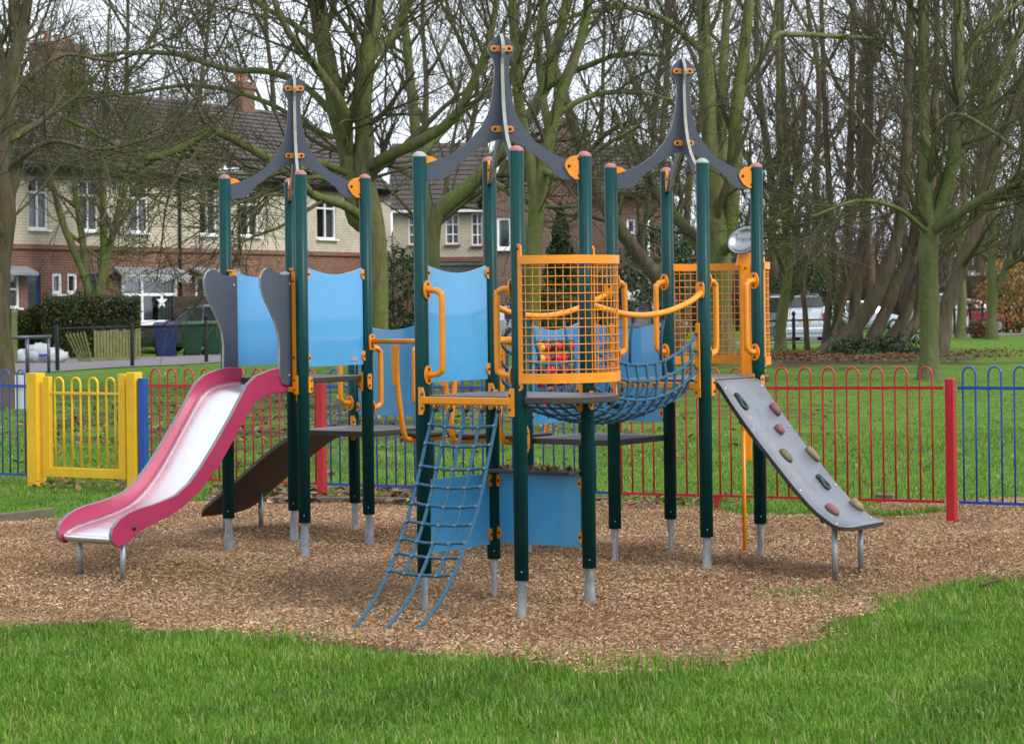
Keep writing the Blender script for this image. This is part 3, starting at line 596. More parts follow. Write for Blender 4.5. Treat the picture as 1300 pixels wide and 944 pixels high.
# grey shield boards either side of the slide mouth
shp = [(-.005,1.275),(.06,1.262),(.11,1.275),(.135,1.33),(.142,1.42),(.135,1.52),(.15,1.62),(.185,1.70),(.24,1.785),(.29,1.86),(.322,1.94),(.325,1.99),(.30,2.035),(.26,2.058),(.215,2.055),(.16,2.025),(.09,2.012),(.02,2.018),(-.005,2.01)]
for u_ in (-.255, .255):
    m_ = MB(); m_.plate(shp, SL(u_, 0, 0), -W, Zv, .020, 0, 1)
    for bw, bz in ((.03,1.95),(.05,1.33)): m_.blob(SL(u_+.012, bw, bz), Zv*.008, W*.008, U*.005, 8, 4, 2)
    m_.build('shield_board', [M['grey'], M['pale_edge'], M['bolt2']], frame)
for u_ in (-.285, .285):
    m_ = MB(); m_.box(SL(u_, -.005, 1.64), (.035, .045, .80), U, W, Zv); m_.box(SL(u_, .02, 1.235), (.09, .05, .035), U, W, Zv); m_.box(SL(u_+.02, -.01, 1.21), (.012, .06, .12), U, W, Zv)
    m_.box(SL(u_, .005, 2.05), (.04, .06, .014), U, W, Zv)
    for zz in (1.97,1.45): m_.blob(SL(u_+.0, .022, zz), Zv*.008, U*.008, W*.006, 8, 4, 1)
    m_.build('slide_upright', [M['yellow'], M['bolt']], frame, bevel=.003)

# ---- scramble net down from the near face of the middle tower
net = MB(); net.box(G(0, -h-.035, 1.225), (.52,.012,.012), U, W, Zv); nroot = net.build('scramble_net', M['yellow'], frame); nroot['label'] = 'blue rope scramble net hanging from the middle deck to the bark'
cur = smooth_curve([(0,0,1.205),(.045,0,1.09),(.136,0,.86),(.21,0,.68),(.298,0,.515),(.443,0,.305),(.61,0,.135),(.87,0,-.03)], 81)
def NP(u, t): q = cur[int(round(t*80))]; return G(u, -h-.04-q[0]*(1+.16*u*t), q[2])
tz = [1.105,.995,.885,.775,.665,.57,.475,.39,.315]
rows_t = [int(np.argmin(np.abs(cur[:,2]-z_)))/80 for z_ in tz]
us = [-.225,-.113,0,.113,.225]
for i, u_ in enumerate(us):
    last = 1.0 if i in (0, 2, 4) else rows_t[-1]; t_ = np.linspace(0, last, 40); m_ = MB()
    m_.tube([NP(u_*(1+.06*math.sin(3.14*q)) , q) + Zv*.012*(-1 if i in (1,2,3) else 0)*math.sin(q*3.1) for q in t_], .0105, 8); m_.build('rope', M['rope'], nroot)
    hk = MB(); hk.box(G(u_, -h-.04, 1.215), (.014,.02,.05), U, W, Zv); hk.blob(G(u_+.012, -h-.05, 1.195), U*.014, W*.014, Zv*.016, 8, 6, 1); hk.build('hook', [M['yellow'], M['bolt']], nroot)
for t_ in rows_t:
    m_ = MB(); pts = [NP(-.235+.47*k/12, t_) + Zv*(-.016*math.sin(math.pi*k/12)+random.uniform(-.002,.002)) for k in range(13)]
    m_.tube(pts, .0095, 8); 
    for u_ in us: m_.blob(NP(u_*1.02, t_) + Zv*(-.016*math.sin(math.pi*(u_+.235)/.47)) - W*.004, U*.017, W*.015, Zv*.015, 8, 6, 0)
    m_.build('rope', M['rope'], nroot)
    j_ = MB()
    for u_ in us: j_.blob(NP(u_*1.02, t_) + Zv*(-.016*math.sin(math.pi*(u_+.235)/.47)) - W*.017, U*.008, W*.006, Zv*.008, 8, 4, 0)
    j_.build('rope_joints', M['knot'], nroot)['kind'] = 'stuff'

# ---- net bridge between the middle tower and the far tower
v0, v1 = h+.045, 2.0-h-.045
nb = MB(); nb.box(G(0, v0-.02, 1.215), (.56,.014,.014), U, W, Zv); nbr = nb.build('net_bridge', M['yellow'], frame); nbr['label'] = 'blue rope hammock bridge between two towers'
#           end (u, z), middle (u, z)
lon = [(-.315,1.56,-.33,1.40),(-.315,1.45,-.345,1.30),(-.315,1.345,-.325,1.185),(-.25,1.23,-.255,1.105),(-.167,1.23,-.17,1.065),(-.083,1.23,-.085,1.045),(0,1.23,0,1.04)]
lon = lon + [(-a, b, -c, d) for a, b, c, d in reversed(lon[:-1])]
def NB(i, t):
    a, b, c, d = lon[i]; s_ = (1-(2*t-1)**2); s_ = s_**.8; return G((a+(c-a)*s_)+.03*t, v0+(v1-v0)*t, b+(d-b)*s_ + .03*t)
for i in range(len(lon)):
    m_ = MB(); m_.tube([NB(i, t) for t in np.linspace(0, 1, 22)], .0105, 8); m_.build('rope', M['rope'], nbr)
for t in np.linspace(.07, .93, 11):
    m_ = MB(); pts = smooth_curve([NB(i, t) for i in range(len(lon))], 40); m_.tube(pts + W*.004*rng.standard_normal((40,1))*0, .0095, 7)
    for i in range(len(lon)): m_.blob(NB(i, t), U*.015, W*.015, Zv*.015, 8, 5, 0)
    m_.build('rope', M['rope'], nbr)
    j_ = MB()
    for i in range(len(lon)):
        q = NB(i, t); j_.blob(q + norm(q - G(0, v0+(v1-v0)*t, 1.6))*.013, U*.007, W*.007, Zv*.007, 6, 4, 0)
    j_.build('rope_joints', M['knot'], nbr)['kind'] = 'stuff'
for c, vv, z_ in (((0,0), v0, 0), ((.03,0), v1, .03)):
    for sg in (-1, 1):
        m_ = MB(); m_.box(G(c[0]+sg*.325, vv, 1.42+z_), (.03,.012,.42), U, W, Zv)
        for i in (0,1,2): m_.blob(G(c[0]+sg*.318, vv+(.012 if vv == v0 else -.012), lon[i][1]+z_), U*.013, W*.013, Zv*.013, 8, 5, 1)
        m_.build('net_bracket', [M['yellow'], M['bolt']], nbr, bevel=.003)
    m_ = MB()
    for i in range(3, 10): m_.blob(G(lon[i][0]+c[0], vv, 1.235+z_), U*.013, W*.013, Zv*.013, 8, 5, 0)
    m_.build('hook', M['bolt'], nbr)
for sg in (-1, 1):
    a, b = G(sg*h, h, 1.80), G(Rc[0]+sg*h, Rc[1]-h, 1.87); pts = []
    for t in np.linspace(0, 1, 24):
        q = a*(1-t)+b*t; s_ = 1-(2*t-1)**2; pts.append(q - Zv*.115*s_**1.0 + U*sg*.03*min(1, s_*2))
    m_ = MB(); m_.tube(pts, .0185, 12)
    for q, vd in ((a, 1), (b, -1)): 
        m_.plate([(-.024,-.05),(.024,-.05),(.03,-.02),(.03,.03),(.02,.05),(-.02,.05),(-.03,.03),(-.03,-.02)], q + W*vd*.046, U, Zv, .010, 0)
        for bb in (-1,1): m_.blob(q + W*vd*.053 + Zv*.033*bb + U*.01*bb, U*.009, Zv*.009, W*.006, 8, 4, 1)
    hr = m_.build('sagging_handrail', [M['yellow'], M['bolt']], frame)
    for t in (.36, .64):
        q = pts[int(t*23)]; e_ = NB(0 if sg < 0 else len(lon)-1, t); m_ = MB(); m_.tube([q - Zv*.03, (q+e_)/2 - U*.01, e_], .0095, 8); m_.box(q - Zv*.028, (.02,.02,.025), U, W, Zv, 1); m_.build('rope', [M['rope'], M['bolt']], hr)

# ---- bulging mesh balconies
def balcony(cu, cv, a0, a1, zb, zt, label):
    n_ = 60; A = np.linspace(a0, a1, n_)
    def Q(a, z, r=RB): return G(cu + r*math.cos(a), cv + r*math.sin(a), z)
    root = None
    for zc, hh in ((zt, .048), (zb, .055)):
        vs = []; m_ = MB()
        for a in A:
            for r_, z_ in ((RB-.012, zc-hh/2), (RB+.012, zc-hh/2), (RB+.012, zc+hh/2), (RB-.012, zc+hh/2)): vs.append(Q(a, z_, r_))
        m_.add(vs, [(i*4+j, i*4+(j+1) % 4, (i+1)*4+(j+1) % 4, (i+1)*4+j) for i in range(n_-1) for j in range(4)], 0)
        if root is None: root = m_.build('mesh_balcony', M['yellow'], frame); root['label'] = label
        else: m_.build('bottom_rail', M['yellow'], root)
    w_ = MB(); nv = 26; nh = 13
    for i in range(1, nv): a = a0+(a1-a0)*i/nv; w_.tube([Q(a, zb), Q(a, zt)], .0028, 5, 0, True, False)
    for k in range(1, nh+1): z_ = zb + (zt-zb)*k/(nh+1); w_.tube([Q(a, z_, RB+.005) for a in A[::2]], .0028, 5, 0, True, False)
    w_.build('wire_mesh', M['yellow'], root)
    for a in (a0, a1):
        u_ = MB(); q = Q(a, (zb+zt)/2+.01); d = norm(Q(a+.01, 0)-Q(a-.01, 0)); n2 = np.cross(d, Zv); u_.box(q, (.040,.014,zt-zb+.10), d, n2, Zv)
        for e_ in (-1, 1):
            pl = [(.020*math.cos(t_), .026*math.sin(t_)) for t_ in np.linspace(0, 2*math.pi, 12, endpoint=False)]
            zz = (zb+zt)/2+.01+e_*((zt-zb)/2+.055); u_.plate(pl, Q(a, zz), d, Zv, .0146, 0); u_.blob(Q(a, zz)+n2*.01, d*.009, Zv*.009, n2*.007, 8, 4, 1)
        u_.build('upright', [M['yellow'], M['bolt']], root)
    return root, Q
b1, Q1 = balcony(h, 0, -math.pi/2+.06, math.pi/2-.06, 1.375, 2.045, 'bulging yellow wire mesh guard on the middle tower')
m_ = MB(); m_.box(Q1(.55, 1.30, RB-.02), (.03,.012,.13), np.array([-math.sin(.55),0,0])@np.eye(3)+norm(U), W, Zv); m_.build('stay', M['yellow'], b1)
b2, Q2 = balcony(Rc[0], Rc[1]+h, .06, math.pi-.06, 1.40, 2.03, 'bulging yellow wire mesh guard with steel dish on the far tower')
# periscope dish on a yellow stand, and its pole to the ground
sp = G(Rc[0]+.09, Rc[1]+h+.28); fx = norm(np.array([1,.12,0])); fy = np.cross(Zv, fx)
m_ = MB(); m_.plate([(-.030,.72),(.030,.72),(.034,1.0),(.034,2.03),(.062,2.03),(.038,2.125),(-.038,2.125),(-.062,2.03),(-.034,2.03),(-.034,1.0)], sp, fx, Zv, .05, 0); m_.blob(sp + Zv*2.02 - fy*.03, fx*.009, Zv*.009, fy*.007, 8, 4, 1)
st = m_.build('dish_stand', [M['yellow'], M['bolt']], frame, bevel=.006)
da = norm(np.array([-.42,-.70,.58])); m_ = MB(); m_.lathe([(.0,-.040),(.04,-.035),(.07,-.024),(.095,-.006),(.106,.010),(.114,.010),(.112,.002),(.098,-.016),(.07,-.036),(.04,-.047),(0,-.052)], sp + Zv*2.205 - np.array([.0,0,0]), 28, 0, True, da); m_.build('dish', M['dish'], st)
g = sp - fy*.06; g[2] = float(gz(g[0], g[1])); m_ = MB(); m_.tube([g - Zv*.05 - fx*.035, g*(1,1,0) + Zv*.92 - fx*.035], .0145, 10); m_.build('pole', M['yellow'], st)

# ---- climbing board
cb = [(.355,1.292),(.40,1.265),(.50,1.13),(.656,.937),(.80,.775),(.937,.624),(1.06,.505),(1.157,.437),(1.22,.405),(1.30,.395)]
cbp = smooth_curve([(a, 0, b) for a, b in cb], 40); hw = .272
def CB(u, v, dn=0.0):
    i = np.argmin(np.abs(cbp[:,0]-u)); i = min(max(i,1),38); t = cbp[i+1]-cbp[i-1]; n_ = norm([-t[2],0,t[0]]); z = float(np.interp(u, cbp[:,0], cbp[:,2]))
    return G(Rc[0]+u+n_[0]*dn, Rc[1]+v+.02, z+n_[2]*dn), norm(U*n_[0]+Zv*n_[2]), norm(U*t[0]+Zv*t[2])
m_ = MB(); vs = []
for i, q in enumerate(cbp):
    s_ = hw if q[0] < 1.24 else hw - .06*((q[0]-1.24)/.06)**2
    for v_ in (-s_, s_):
        for dn in (.0, -.026): vs.append(CB(q[0], v_, dn)[0])
k = len(cbp); fs = []
for i in range(k-1):
    a = i*4; b = a+4; fs += [(a, b, b+2, a+2), (a+1, a+3, b+3, b+1)]
m_.add(vs, fs, 0, True); n0 = 0
for i in range(k-1):
    a = i*4; b = a+4
    for f_ in ((a, a+1, b+1, b), (a+2, b+2, b+3, a+3)): m_.f.append(f_); m_.m.append(1); m_.s.append(False)
for f_ in ((0,2,3,1), ((k-1)*4, (k-1)*4+1, (k-1)*4+3, (k-1)*4+2)): m_.f.append(f_); m_.m.append(1); m_.s.append(False)
wall = m_.build('climbing_board', [M['wallboard'], M['deck_edge']], frame); wall['label'] = 'sloping grey climbing board with coloured hand holds'
for v_ in (-.175, .175):
    q, n_, t_ = CB(1.17, v_, -.03); g = float(gz(q[0], q[1])); m_ = MB(); m_.tube([np.array([q[0], q[1], g-.04]), q], .0185, 12); m_.build('leg', M['galv'], wall)
m_ = MB()
for u_ in (.42,.62,.95,1.20):
    for v_ in (-.235,.235): q, n_, t_ = CB(u_, v_, .002); m_.blob(q, t_*.008, W*.008, n_*.004, 8, 4)
m_.build('screws', M['bolt2'], wall)['kind'] = 'stuff'
for u_ in (.56,.90,1.12): q, n_, t_ = CB(u_, -.22, -.035); bm_ = MB(); bm_.blob(q, t_*.02, W*.03, n_*.02, 8, 5); bm_.build('bolt', M['bolt'], wall)
HOLDS_UV = [(.485,-.16,'hold_green',.075,.030,.022),(.536,.19,'hold_red',.048,.034,.028),(.637,.06,'hold_red',.040,.030,.028),(.771,-.10,'hold_olive',.055,.030,.024),(.781,.235,'hold_sand',.062,.024,.026),(.929,.10,'hold_green',.070,.034,.022),(1.10,-.11,'hold_red',.052,.036,.028),(1.095,.235,'hold_sand',.055,.034,.028)]
for hu, hv, col, a, b, c in HOLDS_UV:
    q, n_, t_ = CB(hu, hv, .012); m_ = MB(); r_ = norm(t_*1.0 + W*.25); s_ = np.cross(n_, r_)
    if col == 'hold_green':
        m_.blob(q - r_*a*.6, r_*a*.35, s_*b*.5, n_*c, 8, 5, 0, .2); m_.blob(q - r_*a*.2, r_*a*.35, s_*b*.8, n_*c*.9, 8, 5, 0, .25)
        ring = [q + r_*a*.35 + r_*a*.42*math.cos(t) + s_*b*.85*math.sin(t) for t in np.linspace(0, 2*math.pi, 14)]; m_.tube(ring, .010, 7)
    else:
        m_.blob(q, r_*a, s_*b, n_*c, 12, 8, 0, .16); m_.blob(q - r_*a*.45 + s_*b*.15, r_*a*.55, s_*b*.8, n_*c*1.1, 10, 6, 0, .16)
    m_.build('hand_hold', M[col], wall)

# ---- brown ramp at the back of the low deck
m_ = MB(); rp_ = [(-h-.0,.905),(-.60,.77),(-.90,.57),(-1.15,.40),(-1.32,.285),(-1.40,.25)]; rc = smooth_curve([(a, 0, b) for a, b in rp_], 16); vs = []
for q in rc:
    ww = .29 if q[0] > -1.3 else .29 - .10*((-1.3-q[0])/.1)
    for v_, z_ in ((-ww,0),(ww,0),(ww,-.028),(-ww,-.028)): vs.append(G(Mc[0]+q[0], Mc[1]+v_, q[2]+z_))
kk = len(rc); m_.add(vs, [(i*4+j, i*4+(j+1) % 4, (i+1)*4+(j+1) % 4, (i+1)*4+j) for i in range(kk-1) for j in range(4)] + [(0,1,2,3), tuple((kk-1)*4+j for j in (3,2,1,0))], 0)
ramp_o = m_.build('ramp', M['under'], frame); ramp_o['label'] = 'brown sloping access ramp seen from below'
for v_ in (-.20, .20):
    q = G(Mc[0]-1.15, Mc[1]+v_); g = float(gz(q[0], q[1])); m_ = MB(); m_.tube([q + Zv*(g-.04), q + Zv*.39], .0185, 10); m_.build('leg', M['galv'], ramp_o)

# ---- stepping bridge of hanging U loops between the low decks
ua, ub = Mc[0]+h, Nc[0]-h
sb = None
for sg in (-1, 1):
    a, b = G(ua, Mc[1]+sg*h, 1.545), G(ub, Nc[1]+sg*h, 1.545); m_ = MB(); m_.tube([a + U*.04, b - U*.04], .0185, 12)
    for q, ud in ((a,1),(b,-1)):
        m_.plate([(-.024,-.06),(.024,-.06),(.03,-.02),(.03,.03),(.02,.05),(-.02,.05),(-.03,.03),(-.03,-.02)], q + U*ud*.046, W, Zv, .010, 0)
        for bb in (-1,1): m_.blob(q + U*ud*.053 + Zv*.035*bb, W*.009, Zv*.009, U*.006, 8, 4, 1)
    m_.build('handrail', [M['yellow'], M['bolt']], frame)
for i in range(3):
    uu = ua + (ub-ua)*(i+.62)/3.25; m_ = MB(); zt, zb = 1.52, .855
    pts = [(-h,zt),(-.335,1.25),(-.29,.99),(-.262,.89),(-.21,zb),(0,zb-.006),(.21,zb),(.262,.89),(.29,.99),(.335,1.25),(h,zt)]
    m_.tube([G(uu, Mc[1]+a, b) for a, _, b in smooth_curve([(a, 0, b) for a, b in pts], 44)], .0185, 10)
    for sg in (-1,1):
        o = G(uu, Mc[1]+sg*.338, 0); m_.plate([(-.019,1.24),(.019,1.24),(.032,1.45),(.032,1.51),(-.032,1.51),(-.032,1.45)], o + W*sg*.02, U, Zv, .012, 0)
        for bz in (1.43, 1.35): m_.blob(o + Zv*bz - W*.0, U*.010, Zv*.010, W*.03, 8, 4, 1)
    lo = m_.build('step_loop', [M['yellow'], M['bolt']], frame)
    m_ = MB(); m_.box(G(uu, Mc[1], zb+.032), (.20,.40,.028), U, W, Zv); m_.build('step_pad', [M['deck_edge']], lo, bevel=.01)

# ---- abacus panel on the low deck
a, b = G(Nc[0]-h, Nc[1]-h), G(Nc[0]-h, Nc[1]+h); d = norm(b-a); Lp = np.linalg.norm(b-a)
m_ = MB(); z0, z1 = .985, 1.66; x0, x1, wz0, wz1 = .05, Lp-.05, 1.06, 1.545
top = [(x0+(x1-x0)*i/10, z1-.045*math.sin(math.pi*i/10)) for i in range(11)]
m_.plate([(x0, wz1), (x1, wz1)] + list(reversed(top)), a, d, Zv, .016, 0, 1)
m_.plate([(x0, z0), (x1, z0), (x1, wz0), (x0, wz0)], a, d, Zv, .016, 0, 1)
m_.plate([(x0, wz0), (x0+.07, wz0), (x0+.07, wz1), (x0, wz1)], a, d, Zv, .016, 0, 1); m_.plate([(x1-.07, wz0), (x1, wz0), (x1, wz1), (x1-.07, wz1)], a, d, Zv, .016, 0, 1)
ab = m_.build('bead_panel', [M['blue'], M['edge']], frame); ab['label'] = 'blue panel with rows of red and black counting beads'
for zz in (z0+.05, z1-.05):
    e_ = MB(); e_.plate([(-.03,-.036),(.01,-.036),(.034,0),(.01,.036),(-.03,.036)], a + d*.035 + Zv*zz + U*.014, d, Zv, .008, 0); e_.blob(a + d*.05 + Zv*zz + U*.02, d*.009, Zv*.009, U*.006, 8, 4, 1); e_.build('bracket', [M['yellow'], M['bolt']], ab)
for r_ in range(6):
    zz = wz1-.045-r_*.079; m_ = MB(); m_.tube([a + d*(x0+.07) + Zv*zz, a + d*(x1-.07) + Zv*zz], .006, 6); m_.build('rod', M['bolt'], ab)
    x = x0+.085; k = 0
    while x < x1-.12:
        cl = 'bead_red' if (k + r_*2) % 5 in (0,1,3) and r_ != 4 else 'bead_black'
        if r_ < 2 and k == 0: cl = 'bead_yellow'
        gap = .02 if random.random() < .25 else .004
        m_ = MB(); m_.lathe([(.006,-.03),(.026,-.03),(.031,-.022),(.031,.022),(.026,.03),(.006,.03)], a + d*(x+.032) + Zv*zz, 12, 0, True, d); m_.build('bead', M[cl], ab); x += .064+gap; k += 1

# ------------------------------------------------------------------ bow topped fence
fa = at(190, 606.5, 21.7); fb = at(1205, 634, 17.55)
fd = norm((fb-fa)*(1,1,0)); fA = fa*(1,1,0); fB = fb*(1,1,0)
def ft(px, py=620):                 # distance along the fence line
    k = (px - (py-HY)*ROLL - 650)/F; return (k*fA[1]-fA[0])/(fd[0]-k*fd[1])
tR = ft(1208)
def fz(t): return float(np.interp(t, [ft(-80), ft(190), ft(409), ft(780), tR, ft(1400)], [.185,.215,.22,.235,.262,.275]))   # bottom rail height
def FP(t, z=0.0, off=0.0): q = fA + fd*t + np.cross(Zv, fd)*off; return q + Zv*z
def hoop_mesh(r=.0075):
    m_ = MB(); hh = 1.0; w2 = .05; pts = [(-w2, 0)] + [(-w2, hh*.5)] + [(-w2*math.cos(t), hh-.055+.055*math.sin(t)) for t in np.linspace(0, math.pi, 11)] + [(w2, hh*.5), (w2, 0)]
    m_.tube([fd*a + Zv*b for a, b in pts], r, 8); return m_
def fence(t0, t1, mat, label, hoops_first=None, H=1.022, z_top=.86, first=.085):
    mid = (t0+t1)/2; base = FP(t0, 0); base[2] = float(gz(base[0], base[1])); root = thing('bow_top_fence', base, label, 'fence')
    sl_ = (fz(t1)-fz(t0))/(t1-t0)
    for dz in (0, z_top):
        m_ = MB(); a, b = FP(t0+.03, fz(t0)+dz), FP(t1-.03, fz(t1)+dz); m_.box((a+b)/2, (np.linalg.norm(b-a), .014, .024 if dz else .022), b-a, np.cross(Zv, fd), Zv); m_.build('rail', M[mat], root)
    n_ = int((t1-t0-first)/.2); src = None
    for i in range(n_+1):
        t = t0 + first + .035 + i*.2
        if t > t1-.06: break
        q = FP(t, fz(t)-.005)
        if src is None:
            m_ = hoop_mesh(); m_.v = [tuple(V3(p)*(1,1,H/1.0) + base) for p in m_.v]; src = m_.build('hoop', M[mat], root); src.location = tuple(q-base)
        else: copy_child(src, root, q-base)
    return root
def fence_post(t, mat, label, wd=.062, top=.90, cat='fence post', name='fence_post', off=0.0):
    q = FP(t, 0, off); g = float(gz(q[0], q[1])); zt = fz(t)+top; m_ = MB(); m_.box(q + Zv*((g-.05+zt)/2), (wd, wd, zt-g+.05), fd, np.cross(Zv, fd), Zv)
    return tag(m_.build(name, M[mat], loc=(q[0], q[1], g), bevel=.005), label, cat)
tm = ft(780); t4 = ft(409)
fence_post(tR, 'fred', 'thick square red fence post standing in the bark between red and blue panels', .068, .93)
fence(tm, tR-.03, 'fred', 'red bow topped metal fence panel behind the climbing board')
fence(tR+.03, tR+2.9, 'fblue', 'blue bow topped metal fence panel next to the thick red post in bark')
fence_post(tm, 'fred', 'square red fence post hidden behind the climbing frame between blue and red panels')
fence(t4+.03, tm-.03, 'fblue', 'blue bow topped metal fence panel behind the middle of the climbing frame')
fence_post(t4, 'fred', 'square red fence post between the brown ramp and the blue panel', .066, .93)
tg = ft(183); fence(tg+.03, t4-.03, 'fred', 'red bow topped metal fence panel behind the slide')
fence_post(tg, 'fblue', 'square blue fence post beside the yellow gate', .07, .93)
tgl = ft(47)
fence(tgl-.09-2.4, tgl-.09, 'fblue', 'blue bow topped metal fence panel with notice board beside the yellow gate', first=.06)
for i, (t, mt) in enumerate(((ft(910), 'fred'), (ft(527), 'fblue'))):
    q = FP(t); g = float(gz(q[0], q[1])); m_ = MB(); m_.box(q + Zv*((g-.03+fz(t))/2), (.045,.014,fz(t)-g+.03), fd, np.cross(Zv, fd), Zv); m_.box(q + Zv*(fz(t)-.018), (.10,.02,.016), fd, np.cross(Zv, fd), Zv)
    tag(m_.build('fence_stay', M[mt], loc=(q[0], q[1], g)), ['red flat stay under the red fence panel','blue flat stay under the blue fence panel'][i], 'fence stay')
# yellow gate with two posts
for t, lb, wd in ((tgl, 'broad yellow gate post on the blue fence side', .13), (ft(172), 'broad yellow gate post on the red fence side', .11)):
    fence_post(t, 'gate', lb, wd, .985, 'gate post', 'gate_post')
ga, gb = ft(57)+.015, ft(163)-.01
gr = thing('yellow_gate', FP((ga+gb)/2, float(gz(*FP((ga+gb)/2)[:2]))), 'yellow metal gate with four bow topped loops', 'gate')
def gbox(t0, t1, z0, z1, nm, dep=.05):
    m_ = MB(); zz = fz(ga)+.05; a, b = FP(t0, zz+(z0+z1)/2), FP(t1, zz+(z0+z1)/2); m_.box((a+b)/2, (abs(t1-t0), dep, z1-z0), fd, np.cross(Zv, fd), Zv); return m_.build(nm, M['gate'], gr, bevel=.004)
gbox(ga, ga+.075, -.06, .90, 'stile'); gbox(gb-.085, gb, -.06, .93, 'stile'); gbox(ga+.076, gb-.086, -.06, .03, 'bottom_rail'); gbox(ga+.02, gb-.086, .73, .755, 'top_rail', .02)
gs = (gb-.085-ga-.075)/4
for i in range(4):
    t = ga+.075+gs*(i+.5); m_ = MB(); pts = [(-gs*.25,.0),(-gs*.25,.45)] + [(-gs*.25*math.cos(q), .83+.06*math.sin(q)) for q in np.linspace(0, math.pi, 11)] + [(gs*.25,.45),(gs*.25,.0)]
    m_.tube([FP(t+a, fz(ga)+.05+b) for a, b in pts], .011, 8); m_.build('hoop', M['gate'], gr)
# white notice board on the blue panel
q = FP(ft(26), 0, .03); m_ = MB(); m_.box(q + Zv*(fz(ft(26))+.80), (.16,.012,.33), fd, np.cross(Zv, fd), Zv)
tag(m_.build('notice_board', M['white'], loc=q+Zv*(fz(ft(26))+.635)), 'small blank white notice board fixed behind the blue fence panel', 'sign')
q = FP(ft(6), 0, .35); g = float(gz(q[0], q[1])); m_ = MB(); m_.box(q + Zv*(g+.34), (.05,.05,.72), fd, np.cross(Zv, fd), Zv); tag(m_.build('timber_post', M['timber'], loc=(q[0], q[1], g), bevel=.006), 'short dark timber post behind the blue fence panel', 'post')
# ------------------------------------------------------------------ trees
def tubes(Pn, Rn, k):
    """many tubes at once: Pn (N,M,3), Rn (N,M)"""
    Nn, Mm, _ = Pn.shape; D = np.gradient(Pn, axis=1); D /= np.linalg.norm(D, axis=2, keepdims=True)+1e-9
    Dm = np.abs(D).mean(1, keepdims=True); ref = np.where(Dm[...,1:2] < .75, np.array([.12,1.,.08]), np.array([1.,.1,.2])); A = np.cross(D, ref); A /= np.linalg.norm(A, axis=2, keepdims=True)+1e-9; B = np.cross(D, A)
    t = np.linspace(0, 2*np.pi, k, endpoint=False); V = Pn[:,:,None,:] + Rn[:,:,None,None]*(A[:,:,None,:]*np.cos(t)[None,None,:,None] + B[:,:,None,:]*np.sin(t)[None,None,:,None])
    i = np.arange(Nn)[:,None,None]*Mm*k + np.arange(Mm-1)[None,:,None]*k; j = np.arange(k)[None,None,:]; j2 = (j+1) % k
    Fq = np.stack([i+j, i+j2, i+k+j2, i+k+j], -1).reshape(-1,4)
    return V.reshape(-1,3), Fq
def spawn(Pp, Rp, per, length, rratio, segs, ang=(.5,1.1), up=.10, wob_=.16, tr=(.15,1.0), droop=0.0, lenfall=.5, rmin=.004):
    """children of every parent tube"""
    Np, Mp, _ = Pp.shape; n = Np*per; pi = np.repeat(np.arange(Np), per); t = rng.uniform(*tr, n)
    ft_ = t*(Mp-1); i0 = np.clip(ft_.astype(int), 0, Mp-2); f = (ft_-i0)[:,None]
    P0 = Pp[pi,i0]*(1-f) + Pp[pi,i0+1]*f; r0 = Rp[pi,i0]*(1-f[:,0]) + Rp[pi,i0+1]*f[:,0]
    d = Pp[pi,i0+1]-Pp[pi,i0]; d /= np.linalg.norm(d, axis=1, keepdims=True)+1e-9
    rv = rng.standard_normal((n,3)); rv -= d*(rv*d).sum(1, keepdims=True); rv /= np.linalg.norm(rv, axis=1, keepdims=True)+1e-9
    a = rng.uniform(*ang, n)[:,None]; D = d*np.cos(a) + rv*np.sin(a)
    L = rng.uniform(.55,1.25,n)*length*(1-lenfall*t); R0 = np.maximum(np.minimum(r0*rratio, r0*.9), rmin)*rng.uniform(.7,1.05,n)
    out_ = np.zeros((n, segs+1, 3)); out_[:,0] = P0; curv = rng.standard_normal((n,3))*wob_*.6
    for s_ in range(segs):
        D = D + rng.standard_normal((n,3))*wob_ + curv/segs*2 + np.array([0,0,up-droop*(s_/segs)]); D /= np.linalg.norm(D, axis=1, keepdims=True)+1e-9
        out_[:,s_+1] = out_[:,s_] + D*(L/segs)[:,None]
    Rn = R0[:,None]*np.linspace(1,.35,segs+1)[None,:]
    return out_, np.maximum(Rn, rmin*.6)
